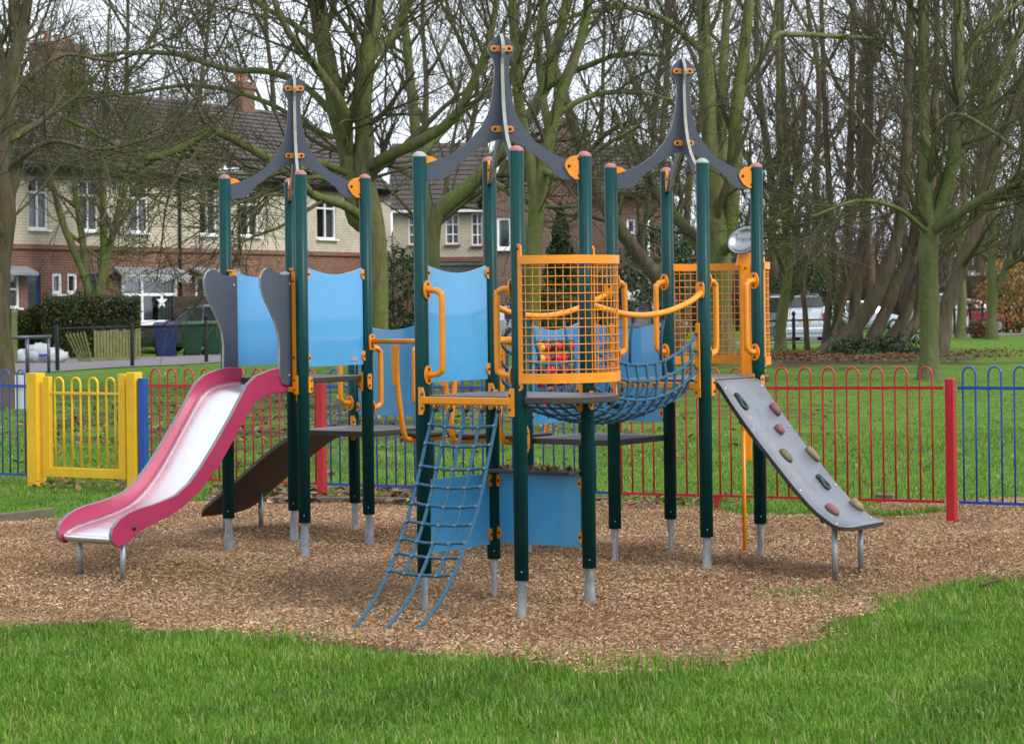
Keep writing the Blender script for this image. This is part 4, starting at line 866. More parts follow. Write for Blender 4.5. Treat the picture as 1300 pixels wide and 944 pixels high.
def tree(name, label, d, limbs, n2=9, n3=7, n4=7, l2=3.2, l3=1.5, l4=.75, bark='bark', twig='twig', rmin=.0045, leaves=0, group=None, up=.06, root=True, s2=.22, ground_all=False, leafmat_='oakleaf', rminpx=.50):
    """limbs: rows of (x, y, half width in photo pixels, depth offset in metres); the first limb is the trunk"""
    x0, y0 = limbs[0][0][0], limbs[0][0][1]; b = at(x0, y0, d); b[2] = float(gz(b[0], b[1])); rt = thing(name, b, label, 'tree', group)
    rmin = max(rmin, rminpx*d/F)
    PL, RL = [], []
    for li, lb in enumerate(limbs):
        q = [np.append(at(p_[0], p_[1], d+(p_[3] if len(p_) > 3 else 0)), p_[2]*d/F) for p_ in lb]
        if li == 0 or ground_all:
            q[0][2] = min(q[0][2], b[2]-.1)
        elif PL:                 # a limb grows out of the wood already there
            A_ = np.concatenate(PL); i_ = int(np.argmin(((A_-q[0][:3])**2*np.array([1,.05,1])).sum(1)))
            if abs(A_[i_]-q[0][:3])[[0,2]].max() < .8: q[0][:3] = A_[i_]
        c = smooth_curve(q, 22); P_ = c[:,:3]; R_ = np.maximum(c[:,3], .008)
        Lh = np.linalg.norm(P_[-1]-P_[0]); P_ = P_ + np.concatenate([np.zeros((1,3)), np.cumsum(rng.normal(0, .006*Lh/6, (21,3)), 0)])
        if li == 0 and root: R_ = R_.copy(); R_[0] *= 1.45; R_[1] *= 1.12
        k_ = 14 if R_.max() > .08 else 9
        V_, F_ = tubes(P_[None], R_[None]*(1+.06*np.sin(np.arange(22)*1.7+li)), k_)
        np_mesh('trunk' if li == 0 else 'limb', V_, F_, M[bark], rt); PL.append(P_); RL.append(R_)
    PL = np.array(PL); RL = np.array(RL)
    P2, R2 = spawn(PL, RL, n2, l2, .45, 8, (.45,1.1), up, .10, (s2,1.0), lenfall=.35, rmin=.019)
    P3, R3 = spawn(P2, R2, n3, l3*1.25, .55, 6, (.4,.95), up*.7, .10, (.12,1.0), lenfall=.4, rmin=.010)
    P3b, R3b = spawn(PL, RL, max(2, n2//2), l3*1.3, .2, 6, (.6,1.2), up, .10, (max(.3,s2),1.0), lenfall=.2, rmin=.010)
    P3 = np.concatenate([P3, P3b]); R3 = np.concatenate([R3, np.minimum(R3b, .02)])
    P4, R4 = spawn(P3, R3, max(4, n4-3), l4*1.35, .6, 4 if d < 60 else 3, (.35,.85), up*.5, .10, (.1,1.0), lenfall=.35, rmin=rmin)
    Vs, Fs, off = [], [], 0
    for P_, R_, k_ in ((P2, R2, 6), (P3, R3, 4), (P4, R4, 3)):
        V_, F_ = tubes(P_, np.maximum(R_, rmin*.8), k_); Vs.append(V_); Fs.append(F_+off); off += len(V_)
    np_mesh('crown', np.concatenate(Vs), np.concatenate(Fs), M[twig], rt)
    if leaves:
        j = rng.integers(0, len(P4), leaves); Q = P4[j, rng.integers(2,P4.shape[1],leaves)] + rng.normal(0,.03,(leaves,3)); s_ = rng.uniform(.02,.045,leaves)[:,None]
        a = rng.standard_normal((leaves,3)); a /= np.linalg.norm(a,axis=1,keepdims=True); c = np.cross(a, rng.standard_normal((leaves,3))); c /= np.linalg.norm(c,axis=1,keepdims=True)
        V_ = np.stack([Q-a*s_, Q-c*s_*.6, Q+a*s_, Q+c*s_*.6], 1).reshape(-1,3)
        np_mesh('dead_leaves', V_, np.arange(leaves)[:,None]*4+np.array([[0,1,2,3]]), M[leafmat_], rt, smooth=False, cols=np.repeat(rng.random(leaves).repeat(4)[:,None],3,1))
    return rt
# left edge tree
tree('bare_tree', 'mossy leaning tree trunk beside the grey hoop barrier and blue fence panel', 40,
     [[(-2,500,19),(-1,430,17),(-4,350,17),(6,300,15),(8,240,14),(4,170,13),(14,110,10),(30,60,9),(42,0,7),(60,-120,4)],
      [(4,180,9),(18,110,6),(22,60,5,1),(20,0,5,1.5),(10,-100,3,2)], [(2,300,9),(-30,250,7,-1),(-70,190,5,-2)], [(8,210,4),(60,180,3,-.5),(130,190,2,-1),(210,170,1.3,-1.4)], [(14,110,4),(80,70,3,.6),(150,75,2,1.2),(230,40,1.3,1.6)]],
     n2=8, n3=7, n4=8, l2=2.8, l3=1.4, l4=.7, leaves=900, bark='bark_brown')
# slim many stemmed tree before the terrace
tree('garden_tree', 'slim multi stemmed bare tree rising behind the clipped hedge', 76.5,
     [[(117,400,5),(112,370,5),(98,330,5),(80,285,4.5),(68,240,4),(58,190,3),(50,120,2)], [(117,400,5),(108,330,4.5),(102,280,4.2),(96,230,3.8),(92,170,3),(88,80,2)], [(130,400,6),(131,340,5.5),(130,290,5),(129,240,4.6),(131,170,3.6),(134,90,2.4),(136,20,1.5)],
      [(132,395,5),(136,330,4.6),(142,300,4.4),(152,260,3.8),(160,235,3.4),(166,190,2.8),(172,110,2)], [(80,285,2.6),(105,310,2.4),(128,330,2)], [(142,300,2.5),(180,240,2,1),(215,190,1.3,2)]],
     n2=7, n3=6, n4=6, l2=3.2, l3=1.6, l4=.85, bark='bark', leaves=250)
# great mossy twin tree in the middle
tree('twin_tree', 'great mossy twin stemmed tree standing behind the low blue panel', 46,
     [[(484,520,14),(483,440,13.5),(482,380,13.5),(481,330,14.5),(474,280,16),(468,230,14),(466,180,12.5),(467,120,11.5),(474,60,11),(481,0,10),(490,-120,7)],
      [(470,300,11),(452,280,11),(447,240,11),(440,190,11.5),(428,140,12),(416,80,11.5),(405,20,11),(398,-110,8)],
      [(452,200,6,-.4),(440,150,7,-.5),(420,110,6,-.7),(392,72,5,-.9),(360,30,4,-1.2),(335,-40,3,-1.5)],
      [(474,205,7,-.4),(500,195,7.5,-.6),(540,175,7,-1),(575,150,6,-1.3),(598,110,5,-1.6),(625,40,4,-2),(640,-60,3,-2.2)],
      [(436,215,5,-.6),(405,205,4.6,-1),(370,218,4.6,-1.6),(330,196,5,-2),(285,172,5.2,-2.5),(262,168,5,-2.8),(228,188,5,-3),(190,198,5,-3.2),(165,192,4,-3.3),(120,168,3,-3.4),(60,140,1.6,-3.6)],
      [(430,150,5,.3),(390,110,4.6,.6),(340,92,4.6,1),(290,90,4.2,1.4),(230,70,3.6,1.8),(170,68,3,2.1),(100,75,2,2.3)],
      [(452,180,4,.2),(400,165,3.4,.8),(330,128,3.2,1.5),(250,110,3,2),(170,120,2.2,2.5),(90,132,1.4,3)],
      [(445,235,4,-.5),(400,225,3.2,-1),(350,240,3,-1.5),(310,255,2.6,-1.9),(270,262,1.8,-2.2)],
      [(478,290,6,-.5),(440,262,6,-1),(400,248,5.4,-1.4),(385,236,4.5,-1.7),(340,205,2.6,-2)],
      [(475,80,6,.4),(500,40,5,.8),(530,-20,4,1.2)], [(410,60,5,.5),(370,30,4,1),(320,0,3,1.6),(270,-50,2,2)]],
     n2=10, n3=7, n4=8, l2=3.0, l3=1.4, l4=.75, leaves=1500, bark='bark', up=.05, s2=.38)
tree('leaning_tree', 'mossy tree with one thick limb arching right behind the middle tower', 56,
     [[(549,440,10),(550,390,10),(550,345,9.5),(548,300,10),(556,268,11),(580,250,10.5),(606,226,10),(632,196,9),(662,160,8.5),(688,120,8),(706,60,7),(722,-10,6),(735,-120,4)],
      [(549,300,8),(540,262,8),(534,220,7.5),(528,160,7),(520,90,6),(512,0,5),(505,-100,4)], [(612,222,5),(640,240,4,-.8),(690,262,2.5,-1.6),(740,262,1.5,-2.2)], [(534,200,4),(570,160,3.5,1),(612,120,3,2),(660,60,2,3)], [(690,118,4.5),(730,90,4,-1),(790,68,3,-2),(850,72,2,-3)]],
     n2=7, n3=6, n4=7, l2=3.2, l3=1.5, l4=.8, bark='bark')
tree('straight_tree', 'upright mossy tree with pale flaked patch behind the middle tower', 52,
     [[(672,470,12),(674,400,11.5),(676,330,11),(679,280,10.5),(684,230,10),(694,180,8.5),(704,140,7.5),(722,90,7),(742,30,6),(756,-90,4)],
      [(684,250,8),(672,200,7.5),(660,140,7),(655,80,6.5),(650,0,6),(646,-110,4)], [(686,215,5),(720,225,3.5,-.8),(760,190,2.8,-1.4),(812,160,2,-2)], [(692,180,4.5),(690,120,5,.8),(684,60,5,1),(690,0,4.5,1.2),(700,-90,3,1.4)], [(700,150,4),(750,122,3.6,.6),(810,118,3,1.2),(852,128,2,1.6)]],
     n2=7, n3=6, n4=7, l2=3.0, l3=1.5, l4=.75, bark='bark')
tree('stout_tree', 'stout mossy tree with many upright stems behind the far tower', 58,
     [[(914,450,17),(914,400,16),(913,350,16),(911,310,15.5),(906,270,13),(903,220,11),(900,150,10),(897,90,9.5),(894,20,8.5),(890,-110,6)],
      [(918,330,12),(925,285,11),(929,230,10),(932,180,9),(936,120,8),(945,50,7),(952,-20,6),(960,-110,4)],
      [(900,335,8,.5),(878,300,8,.8),(862,280,7.5,1),(846,262,6.5,1.2),(826,235,5,1.4),(800,190,3.5,1.8),(780,140,2.5,2.2)],
      [(922,320,7,-.5),(945,296,5.5,-1),(975,282,4,-1.5),(1010,262,2.8,-2)], [(912,290,8,.7),(916,220,7.5,1),(915,150,7,1.3),(918,80,6,1.5),(922,0,5,1.8),(926,-100,3,2)],
      [(905,60,4.5),(850,30,4,-1),(800,12,3.5,-1.8),(740,20,3,-2.5),(690,36,2,-3)], [(940,110,5),(980,50,4,1),(1010,45,3.6,1.5),(1060,48,3.2,2),(1120,52,2.4,2.5)]],
     n2=6, n3=6, n4=7, l2=3.2, l3=1.5, l4=.8, bark='bark', leaves=400)
tree('diagonal_tree', 'smooth brown tree leaning left across the brick house', 64,
     [[(862,440,10),(856,400,10),(846,366,10),(828,340,9.5),(800,305,9),(778,275,8.5),(758,238,8),(742,195,7.5),(728,150,7),(715,110,6.5),(700,60,5),(690,-10,4),(680,-110,3)],
      [(846,366,6),(850,320,5.5,.6),(848,260,5,1),(840,190,4.5,1.4),(846,100,4,1.8),(850,0,3,2.2)], [(742,195,4),(770,170,3,-.6),(806,150,2,-1.2)]],
     n2=7, n3=6, n4=7, l2=3.2, l3=1.6, l4=.85, bark='bark_brown')
# many stemmed old tree on the right: dark swollen base, fanned stems
tree('many_stemmed_tree', 'old many stemmed tree fanning from a dark swollen base by the parked cars', 69,
     [[(1084,458,11),(1086,438,9.5),(1082,405,8),(1084,360,7.5),(1092,325,7),(1096,270,6.5),(1098,190,6),(1100,90,5),(1102,-60,4)],
      [(1036,461,11,-1.2),(1050,447,12,-1.2),(1073,430,11,-1.2),(1096,403,9.5,-1.3),(1114,372,9,-1.4),(1126,340,8.5,-1.5),(1136,310,8,-1.5),(1145,270,7.5,-1.6),(1152,190,6.5,-1.7),(1156,90,5.5,-1.8),(1158,-60,4,-1.8)],
      [(1094,458,12,-.3),(1104,437,10,-.3),(1122,400,8.5,-.3),(1136,366,8,-.3),(1152,331,7.5,-.2),(1163,290,7,-.1),(1170,220,6,0),(1174,120,5,.1),(1176,-60,3.5,.2)],
      [(1110,458,10,.5),(1126,437,9,.5),(1144,414,7.5,.5),(1158,381,7,.6),(1169,350,6.5,.7),(1178,300,6,.8),(1186,220,5,.9),(1190,100,4,1),(1194,-60,3,1)],
      [(1106,460,10,-.9),(1124,446,9,-.9),(1147,430,8,-.9),(1164,408,7,-.8),(1168,381,6,-.7),(1172,340,5,-.6),(1180,280,4,-.5)],
      [(1046,456,6,.6),(1050,420,5,.6),(1054,385,4.6,.6),(1058,350,4.4,.6),(1059,310,4.2,.7),(1056,230,4,.8),(1050,130,3.4,.9),(1046,-40,2.6,1)],
      [(1060,456,7,.9),(1063,420,6,.9),(1067,385,5.6,.9),(1073,350,5.4,1),(1075,305,5,1),(1078,220,4.6,1),(1080,120,4,1),(1082,-60,3,1)],
      [(1052,452,3.4,-1.4),(1060,420,2.6,-1.4),(1072,385,2.3,-1.3),(1086,345,2,-1.2),(1098,310,1.7,-1)],
      [(1026,450,4,1.4),(1024,410,3.6,1.4),(1021,360,3.6,1.4),(1014,305,4,1.4),(1006,250,3.4,1.4),(1000,150,3,1.4),(996,-40,2,1.4)]],
     n2=6, n3=6, n4=7, l2=3.4, l3=1.6, l4=.95, bark='bark_brown', twig='twig_red', up=.12, s2=.55, root=False, ground_all=True)
tree('green_trunk_tree', 'straight bright green mossy tree on the open lawn behind the red fence panel', 47,
     [[(1179,494,13.5),(1179,455,12.5),(1180,400,12.5),(1180,350,12.5),(1180,310,12.5),(1178,270,8.5),(1175,220,7.5),(1175,150,7),(1174,80,6.5),(1172,0,6),(1170,-130,4)],
      [(1186,300,8.5),(1196,262,8.5),(1206,225,8),(1213,170,8),(1216,110,7.5),(1216,50,6.5),(1214,-20,5.5),(1212,-120,4)],
      [(1190,298,7,-.3),(1222,268,6.5,-.6),(1252,250,6,-.9),(1285,238,5,-1.2),(1330,222,4,-1.6)],
      [(1208,225,6,.4),(1236,170,5.5,.7),(1262,120,5,1),(1285,70,4.5,1.3),(1310,10,4,1.6)],
      [(1176,225,3,-.4),(1190,165,2.8,-.8),(1215,146,2.6,-1.1),(1255,165,2.4,-1.4),(1310,205,1.6,-1.8)], [(1214,100,4),(1240,48,4,.5),(1275,15,3.5,1),(1320,-10,2.6,1.5)], [(1176,190,3,.3),(1150,120,2.6,.8),(1135,60,2.2,1.2),(1120,-10,1.6,1.5)], [(1180,290,3.4,-.5),(1140,265,3,-1),(1090,255,2.4,-1.6),(1030,275,1.6,-2.2)]],
     n2=9, n3=7, n4=8, l2=2.6, l3=1.3, l4=.7, bark='bark_green', leaves=150)
tree('tilted_tree', 'brown tree leaning right beyond the green mossy trunk', 62,
     [[(1190,440,11),(1196,405,10),(1206,370,9.5),(1220,330,9),(1236,285,8),(1248,245,7.5),(1262,195,7),(1280,140,6),(1296,90,5),(1320,0,4),(1345,-90,3)], [(1236,285,5),(1246,230,4.6,.6),(1250,170,4,1),(1262,90,3,1.4),(1270,0,2,1.8)]],
     n2=9, n3=7, n4=7, l2=3.0, l3=1.5, l4=.8, bark='bark_brown')
for i, (x_, yb, r_, d_, lb) in enumerate([(1220,425,6,92,'slim mossy tree standing before the red car'), (1203,428,5,94,'thin green tree standing before the white car'), (990,452,7,72,'slim bent tree standing before the silver estate car')]):
    q = [(x_,yb,r_*1.1),(x_+(2 if i < 2 else 0),yb-40,r_),(x_+(0 if i < 2 else 8),yb-100,r_*.95),(x_+(4 if i < 2 else 6),yb-170,r_*.85),(x_+(2 if i < 2 else -2),yb-260,r_*.7),(x_-4,yb-370,r_*.5),(x_-2,yb-520,r_*.3)]
    tree('slim_tree', lb, d_, [q, [(q[3][0],q[3][1],r_*.6),(x_+22,yb-230,r_*.5,1),(x_+34,yb-330,r_*.35,1.6)], [(q[2][0],q[2][1],r_*.5),(x_-20,yb-170,r_*.4,-1),(x_-42,yb-260,r_*.3,-1.5)]], n2=9, n3=7, n4=7, l2=3.8, l3=1.9, l4=1.0, bark='bark_green' if i < 2 else 'bark')
tree('forked_tree', 'forked bare tree standing by the far black railings', 86,
     [[(1259,428,7),(1260,395,6.5),(1262,372,6.5),(1262,340,5.5),(1263,300,5),(1264,240,4),(1262,160,3),(1260,60,2)], [(1262,370,5),(1274,345,4.5),(1282,318,4),(1290,270,3.4),(1296,200,2.6)], [(1278,340,3.4),(1300,326,2.8,-1),(1330,312,2,-1.6)]], n2=9, n3=7, n4=7, l2=3.6, l3=1.8, l4=1.0, bark='bark_green')
# tall wood behind on the right and further trees between the houses
far = [(1100,118,6,'tall straight far tree rising above the many stemmed tree'),(1040,112,5,'far bare tree behind the silver estate car'),(985,120,6,'far bare tree behind the steel dish'),(1150,126,5,'far bare tree beyond the white parked cars'),(1245,130,5,'far bare tree above the low brick building'),(1290,122,5,'far bare tree above the yellow leaved shrub'),(830,135,5,'far bare tree behind the brick house wing'),(760,150,4,'far bare tree over the brick house roof'),(590,140,5,'far bare tree over the cream house roof'),(640,128,5,'far bare tree beside the brick house chimney'),(20,130,5,'far bare tree behind the big terrace chimney'),(160,140,4,'far bare tree behind the terrace roof ridge'),(250,135,4,'far bare tree beside the small terrace chimney'),(350,140,5,'far bare tree behind the twin stemmed tree'),(530,125,5,'far bare tree between terrace and cream house'),(870,110,5,'far bare tree behind the stout mossy tree')]
for i, (x_, d_, r_, lb) in enumerate(far):
    j = lambda s_: rng.normal(0, s_); b0 = 430
    q = [(x_,b0,r_*1.2),(x_+j(4),b0-90,r_),(x_+j(7),b0-200,r_*.85),(x_+j(10),b0-320,r_*.65),(x_+j(14),b0-430,r_*.5),(x_+j(16),b0-540,r_*.3)]
    ls = [q]
    for k_ in range(6):
        s_ = -1 if k_ % 2 else 1; y_ = b0-110-55*k_; xx = float(np.interp(b0-y_, [0,90,200,320,430,540], [p_[0] for p_ in q])); ln = rng.uniform(40,75)
        ls.append([(xx,y_,r_*.5),(xx+s_*ln*.4,y_-ln*.7,r_*.42,rng.normal(0,1)),(xx+s_*ln*.75,y_-ln*1.6,r_*.3,rng.normal(0,2)),(xx+s_*ln,y_-ln*2.6,r_*.2,rng.normal(0,2.5))])
    tree('far_tree', lb, d_, ls, n2=5, n3=5, n4=6, l2=4.2, l3=2.3, l4=1.4, bark='bark_brown', twig='twig_red' if x_ > 900 else 'twig', group='bare trees far behind', up=.14, rminpx=.34)

# ------------------------------------------------------------------ hedges, ivy, conifer
def leaf_cloud(name, Pn, s0, s1, mat, parent=None, nrm=None):
    n_ = len(Pn); s_ = rng.uniform(s0, s1, n_)[:,None]; a = rng.standard_normal((n_,3)); a /= np.linalg.norm(a,axis=1,keepdims=True); c = np.cross(a, rng.standard_normal((n_,3))); c /= np.linalg.norm(c,axis=1,keepdims=True)
    V_ = np.stack([Pn-a*s_, Pn-c*s_*.6, Pn+a*s_, Pn+c*s_*.6], 1).reshape(-1,3); t = np.clip(rng.normal(.5,.22,n_),0,1)
    return np_mesh(name, V_, np.arange(n_)[:,None]*4+np.array([[0,1,2,3]]), M[mat], parent, smooth=False, cols=np.repeat(np.repeat(t,4)[:,None],3,1))
def hedge(label, pa, pb, depth, zt, n_, cat='hedge', name='hedge', mat='hedge', round_=.15, s=(.025,.06)):
    a, b = V3(pa), V3(pb); a[2] = b[2] = 0; d = norm(b-a); nn = np.cross(Zv, d); L_ = np.linalg.norm(b-a); g = float(gz(a[0], a[1])); rt = thing(name, (a[0], a[1], g), label, cat)
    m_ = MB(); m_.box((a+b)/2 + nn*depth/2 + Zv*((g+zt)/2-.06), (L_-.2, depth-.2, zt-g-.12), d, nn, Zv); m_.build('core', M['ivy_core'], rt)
    t = rng.uniform(0,1,n_); w_ = rng.uniform(0,1,n_); z_ = rng.uniform(0,1,n_); f_ = rng.choice(4, n_, p=[.5,.3,.1,.1])
    w_ = np.where(f_ == 0, rng.normal(.02,.035,n_), w_); z_ = np.where(f_ == 1, rng.normal(.985,.03,n_), z_); t = np.where(f_ == 2, rng.normal(.005,.01,n_), np.where(f_ == 3, rng.normal(.995,.01,n_), t))
    bump_ = .10*np.sin(t*L_*2.1)*np.sin(z_*5+t*3) + .05*np.sin(t*L_*5.3+2)
    Pn = a[None]*(1-t[:,None]) + b[None]*t[:,None] + nn[None]*((w_*depth)+bump_*.6*(f_ == 0))[:,None] + Zv*(g+z_*(zt-g)+bump_*(f_ == 1)-round_*(np.abs(w_-.5)*2)**4*(z_ > .8))[:,None]
    leaf_cloud('foliage', Pn, s[0], s[1], mat, rt); return rt
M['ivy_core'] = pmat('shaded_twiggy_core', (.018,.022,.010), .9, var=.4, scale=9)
def gp(px, py): return ground_at(px, py)
ha, hb = at(57,455,73), at(178,455,73.6)
hedge('clipped dark evergreen hedge behind the broken picket fence', ha, hb, 1.6, at(100,376,74)[2], 15000)
ha, hb = at(12,455,74), at(56,455,74.2); hedge('lower dark hedge between the mossy post and the clipped hedge', ha, hb, 1.2, at(40,394,74)[2], 4500)
def shrub(label, px, py, d, rx, rz, n_, mat='ivy', name='shrub', cat='shrub', ry=None, s=(.04,.09)):
    c = at(px, py, d); g = float(gz(c[0], d)); rt = thing(name, (c[0], d, g), label, cat); ry = ry or rx
    u = rng.standard_normal((n_,3)); u /= np.linalg.norm(u,axis=1,keepdims=True); r_ = rng.uniform(.45,1.0,n_)**.6*(1+.22*np.sin(u[:,0]*5+px)*np.sin(u[:,2]*6+py)+.12*np.sin(u[:,0]*13+u[:,1]*9))
    Pn = c[None] + u*r_[:,None]*np.array([[rx,ry,rz]]); Pn[:,2] = np.maximum(Pn[:,2], g+.03); leaf_cloud('foliage', Pn, s[0], s[1], mat, rt)
    m_ = MB()
    for k_ in range(5): a_ = k_*1.26; m_.tube([(c[0]+.1*math.cos(a_), d+.1*math.sin(a_), g-.05), tuple(c + np.array([rx*.5*math.cos(a_), ry*.5*math.sin(a_), rz*.3]))], [.04,.015], 6)
    m_.build('stems', M['bark_brown'], rt); return rt
shrub('dark ivy covered bush between the silver estate car and the many stemmed tree', 1024, 366, 104, 1.5, 1.7, 5000)
shrub('dark evergreen shrub seen between the twin stemmed tree and the middle tower', 512, 372, 74, 1.2, 1.5, 3500)
shrub('dark evergreen bush in front of the brick house porch', 835, 340, 82, 1.4, 1.6, 4000)
shrub('low green ivy mound at the foot of the many stemmed tree', 1082, 447, 66, .7, .4, 1300, s=(.03,.07))
shrub('small ivy clump beside the swollen tree base', 1140, 445, 67, .9, .5, 1500, s=(.03,.07))
shrub('yellow leaved shrub behind the far black railings', 1290, 370, 100, 1.7, 1.7, 2600, 'yellowleaf', s=(.05,.10))
shrub('green shrub with yellow flowers beside the low brick building', 1277, 388, 104, .8, .8, 1100, 'ivy')
shrub('clipped green garden bush seen through the yellow mesh guard', 690, 395, 80, 1.3, .9, 2200, 'hedge')
shrub('dark green bush under the brick house wall', 760, 378, 84, 1.2, 1.2, 2500, 'hedge')
shrub('rust brown low shrub beside the red car', 1243, 417, 88, .5, .4, 800, 'deadleaf')
shrub('twiggy brown bush between parked cars and tree stems', 1048, 405, 98, .9, 1.1, 1800, 'hedge')
c = at(713,415,86); cz = float(gz(c[0], 86)); ct = thing('conifer', (c[0], 86, cz), 'dark pointed conifer against the brick house', 'tree')
hh = at(713,258,86)[2]-cz; n_ = 9000; z_ = rng.uniform(.03,1,n_)**1.25; a_ = rng.uniform(0,6.283,n_); r_ = (1-z_)**.8*1.05*rng.uniform(.55,1.05,n_)*(1+.18*np.sin(z_*40+a_*2)); leaf_cloud('crown', np.stack([c[0]+r_*np.cos(a_), 86+r_*np.sin(a_), cz+z_*hh], 1), .04, .10, 'conifer', ct)
m_ = MB(); m_.tube([(c[0],86,cz-.1),(c[0],86,cz+hh*.9)], [.12,.02], 8); m_.build('trunk', M['bark_brown'], ct)
# thicket and woodland edge that closes the view at the horizon
def thicket(name, label, x0, x1, d0, d1, n_, hmin, hmax, mat):
    d_ = rng.uniform(d0, d1, n_); x_ = (rng.uniform(x0, x1, n_)-650)*d_/F; z_ = gz(x_, d_); D = np.stack([rng.normal(0,.16,n_), rng.normal(0,.16,n_), np.ones(n_)], 1); L_ = rng.uniform(hmin, hmax, n_)
    P_ = np.zeros((n_,6,3)); P_[:,0] = np.stack([x_, d_, z_-.1], 1)
    for k_ in range(5): D = D + rng.normal(0,.09,(n_,3)); D /= np.linalg.norm(D,axis=1,keepdims=True); P_[:,k_+1] = P_[:,k_]+D*(L_/5)[:,None]
    R_ = rng.uniform(.02,.06,n_)[:,None]*np.linspace(1,.4,6)[None]; P2_, R2_ = spawn(P_, R_, 4, 2.4, .6, 3, (.3,.8), .15, .12, (.15,1), rmin=.02)
    V1, F1 = tubes(P_, R_, 3); V2, F2 = tubes(P2_, np.maximum(R2_,.018), 3); tag(np_mesh(name, np.concatenate([V1,V2]), np.concatenate([F1,F2+len(V1)]), M[mat]), label, 'trees', kind='stuff')
thicket('distant_wood', 'distant brown wood closing the view behind the parked cars', 780, 1400, 138, 165, 1900, 4, 9, 'twig_red')
thicket('distant_scrub', 'brown scrub under the distant wood', 780, 1400, 118, 134, 1900, 1.2, 3.2, 'twig_red')
thicket('garden_scrub', 'bare garden scrub between the houses', 440, 640, 118, 128, 700, 2, 5, 'twig')
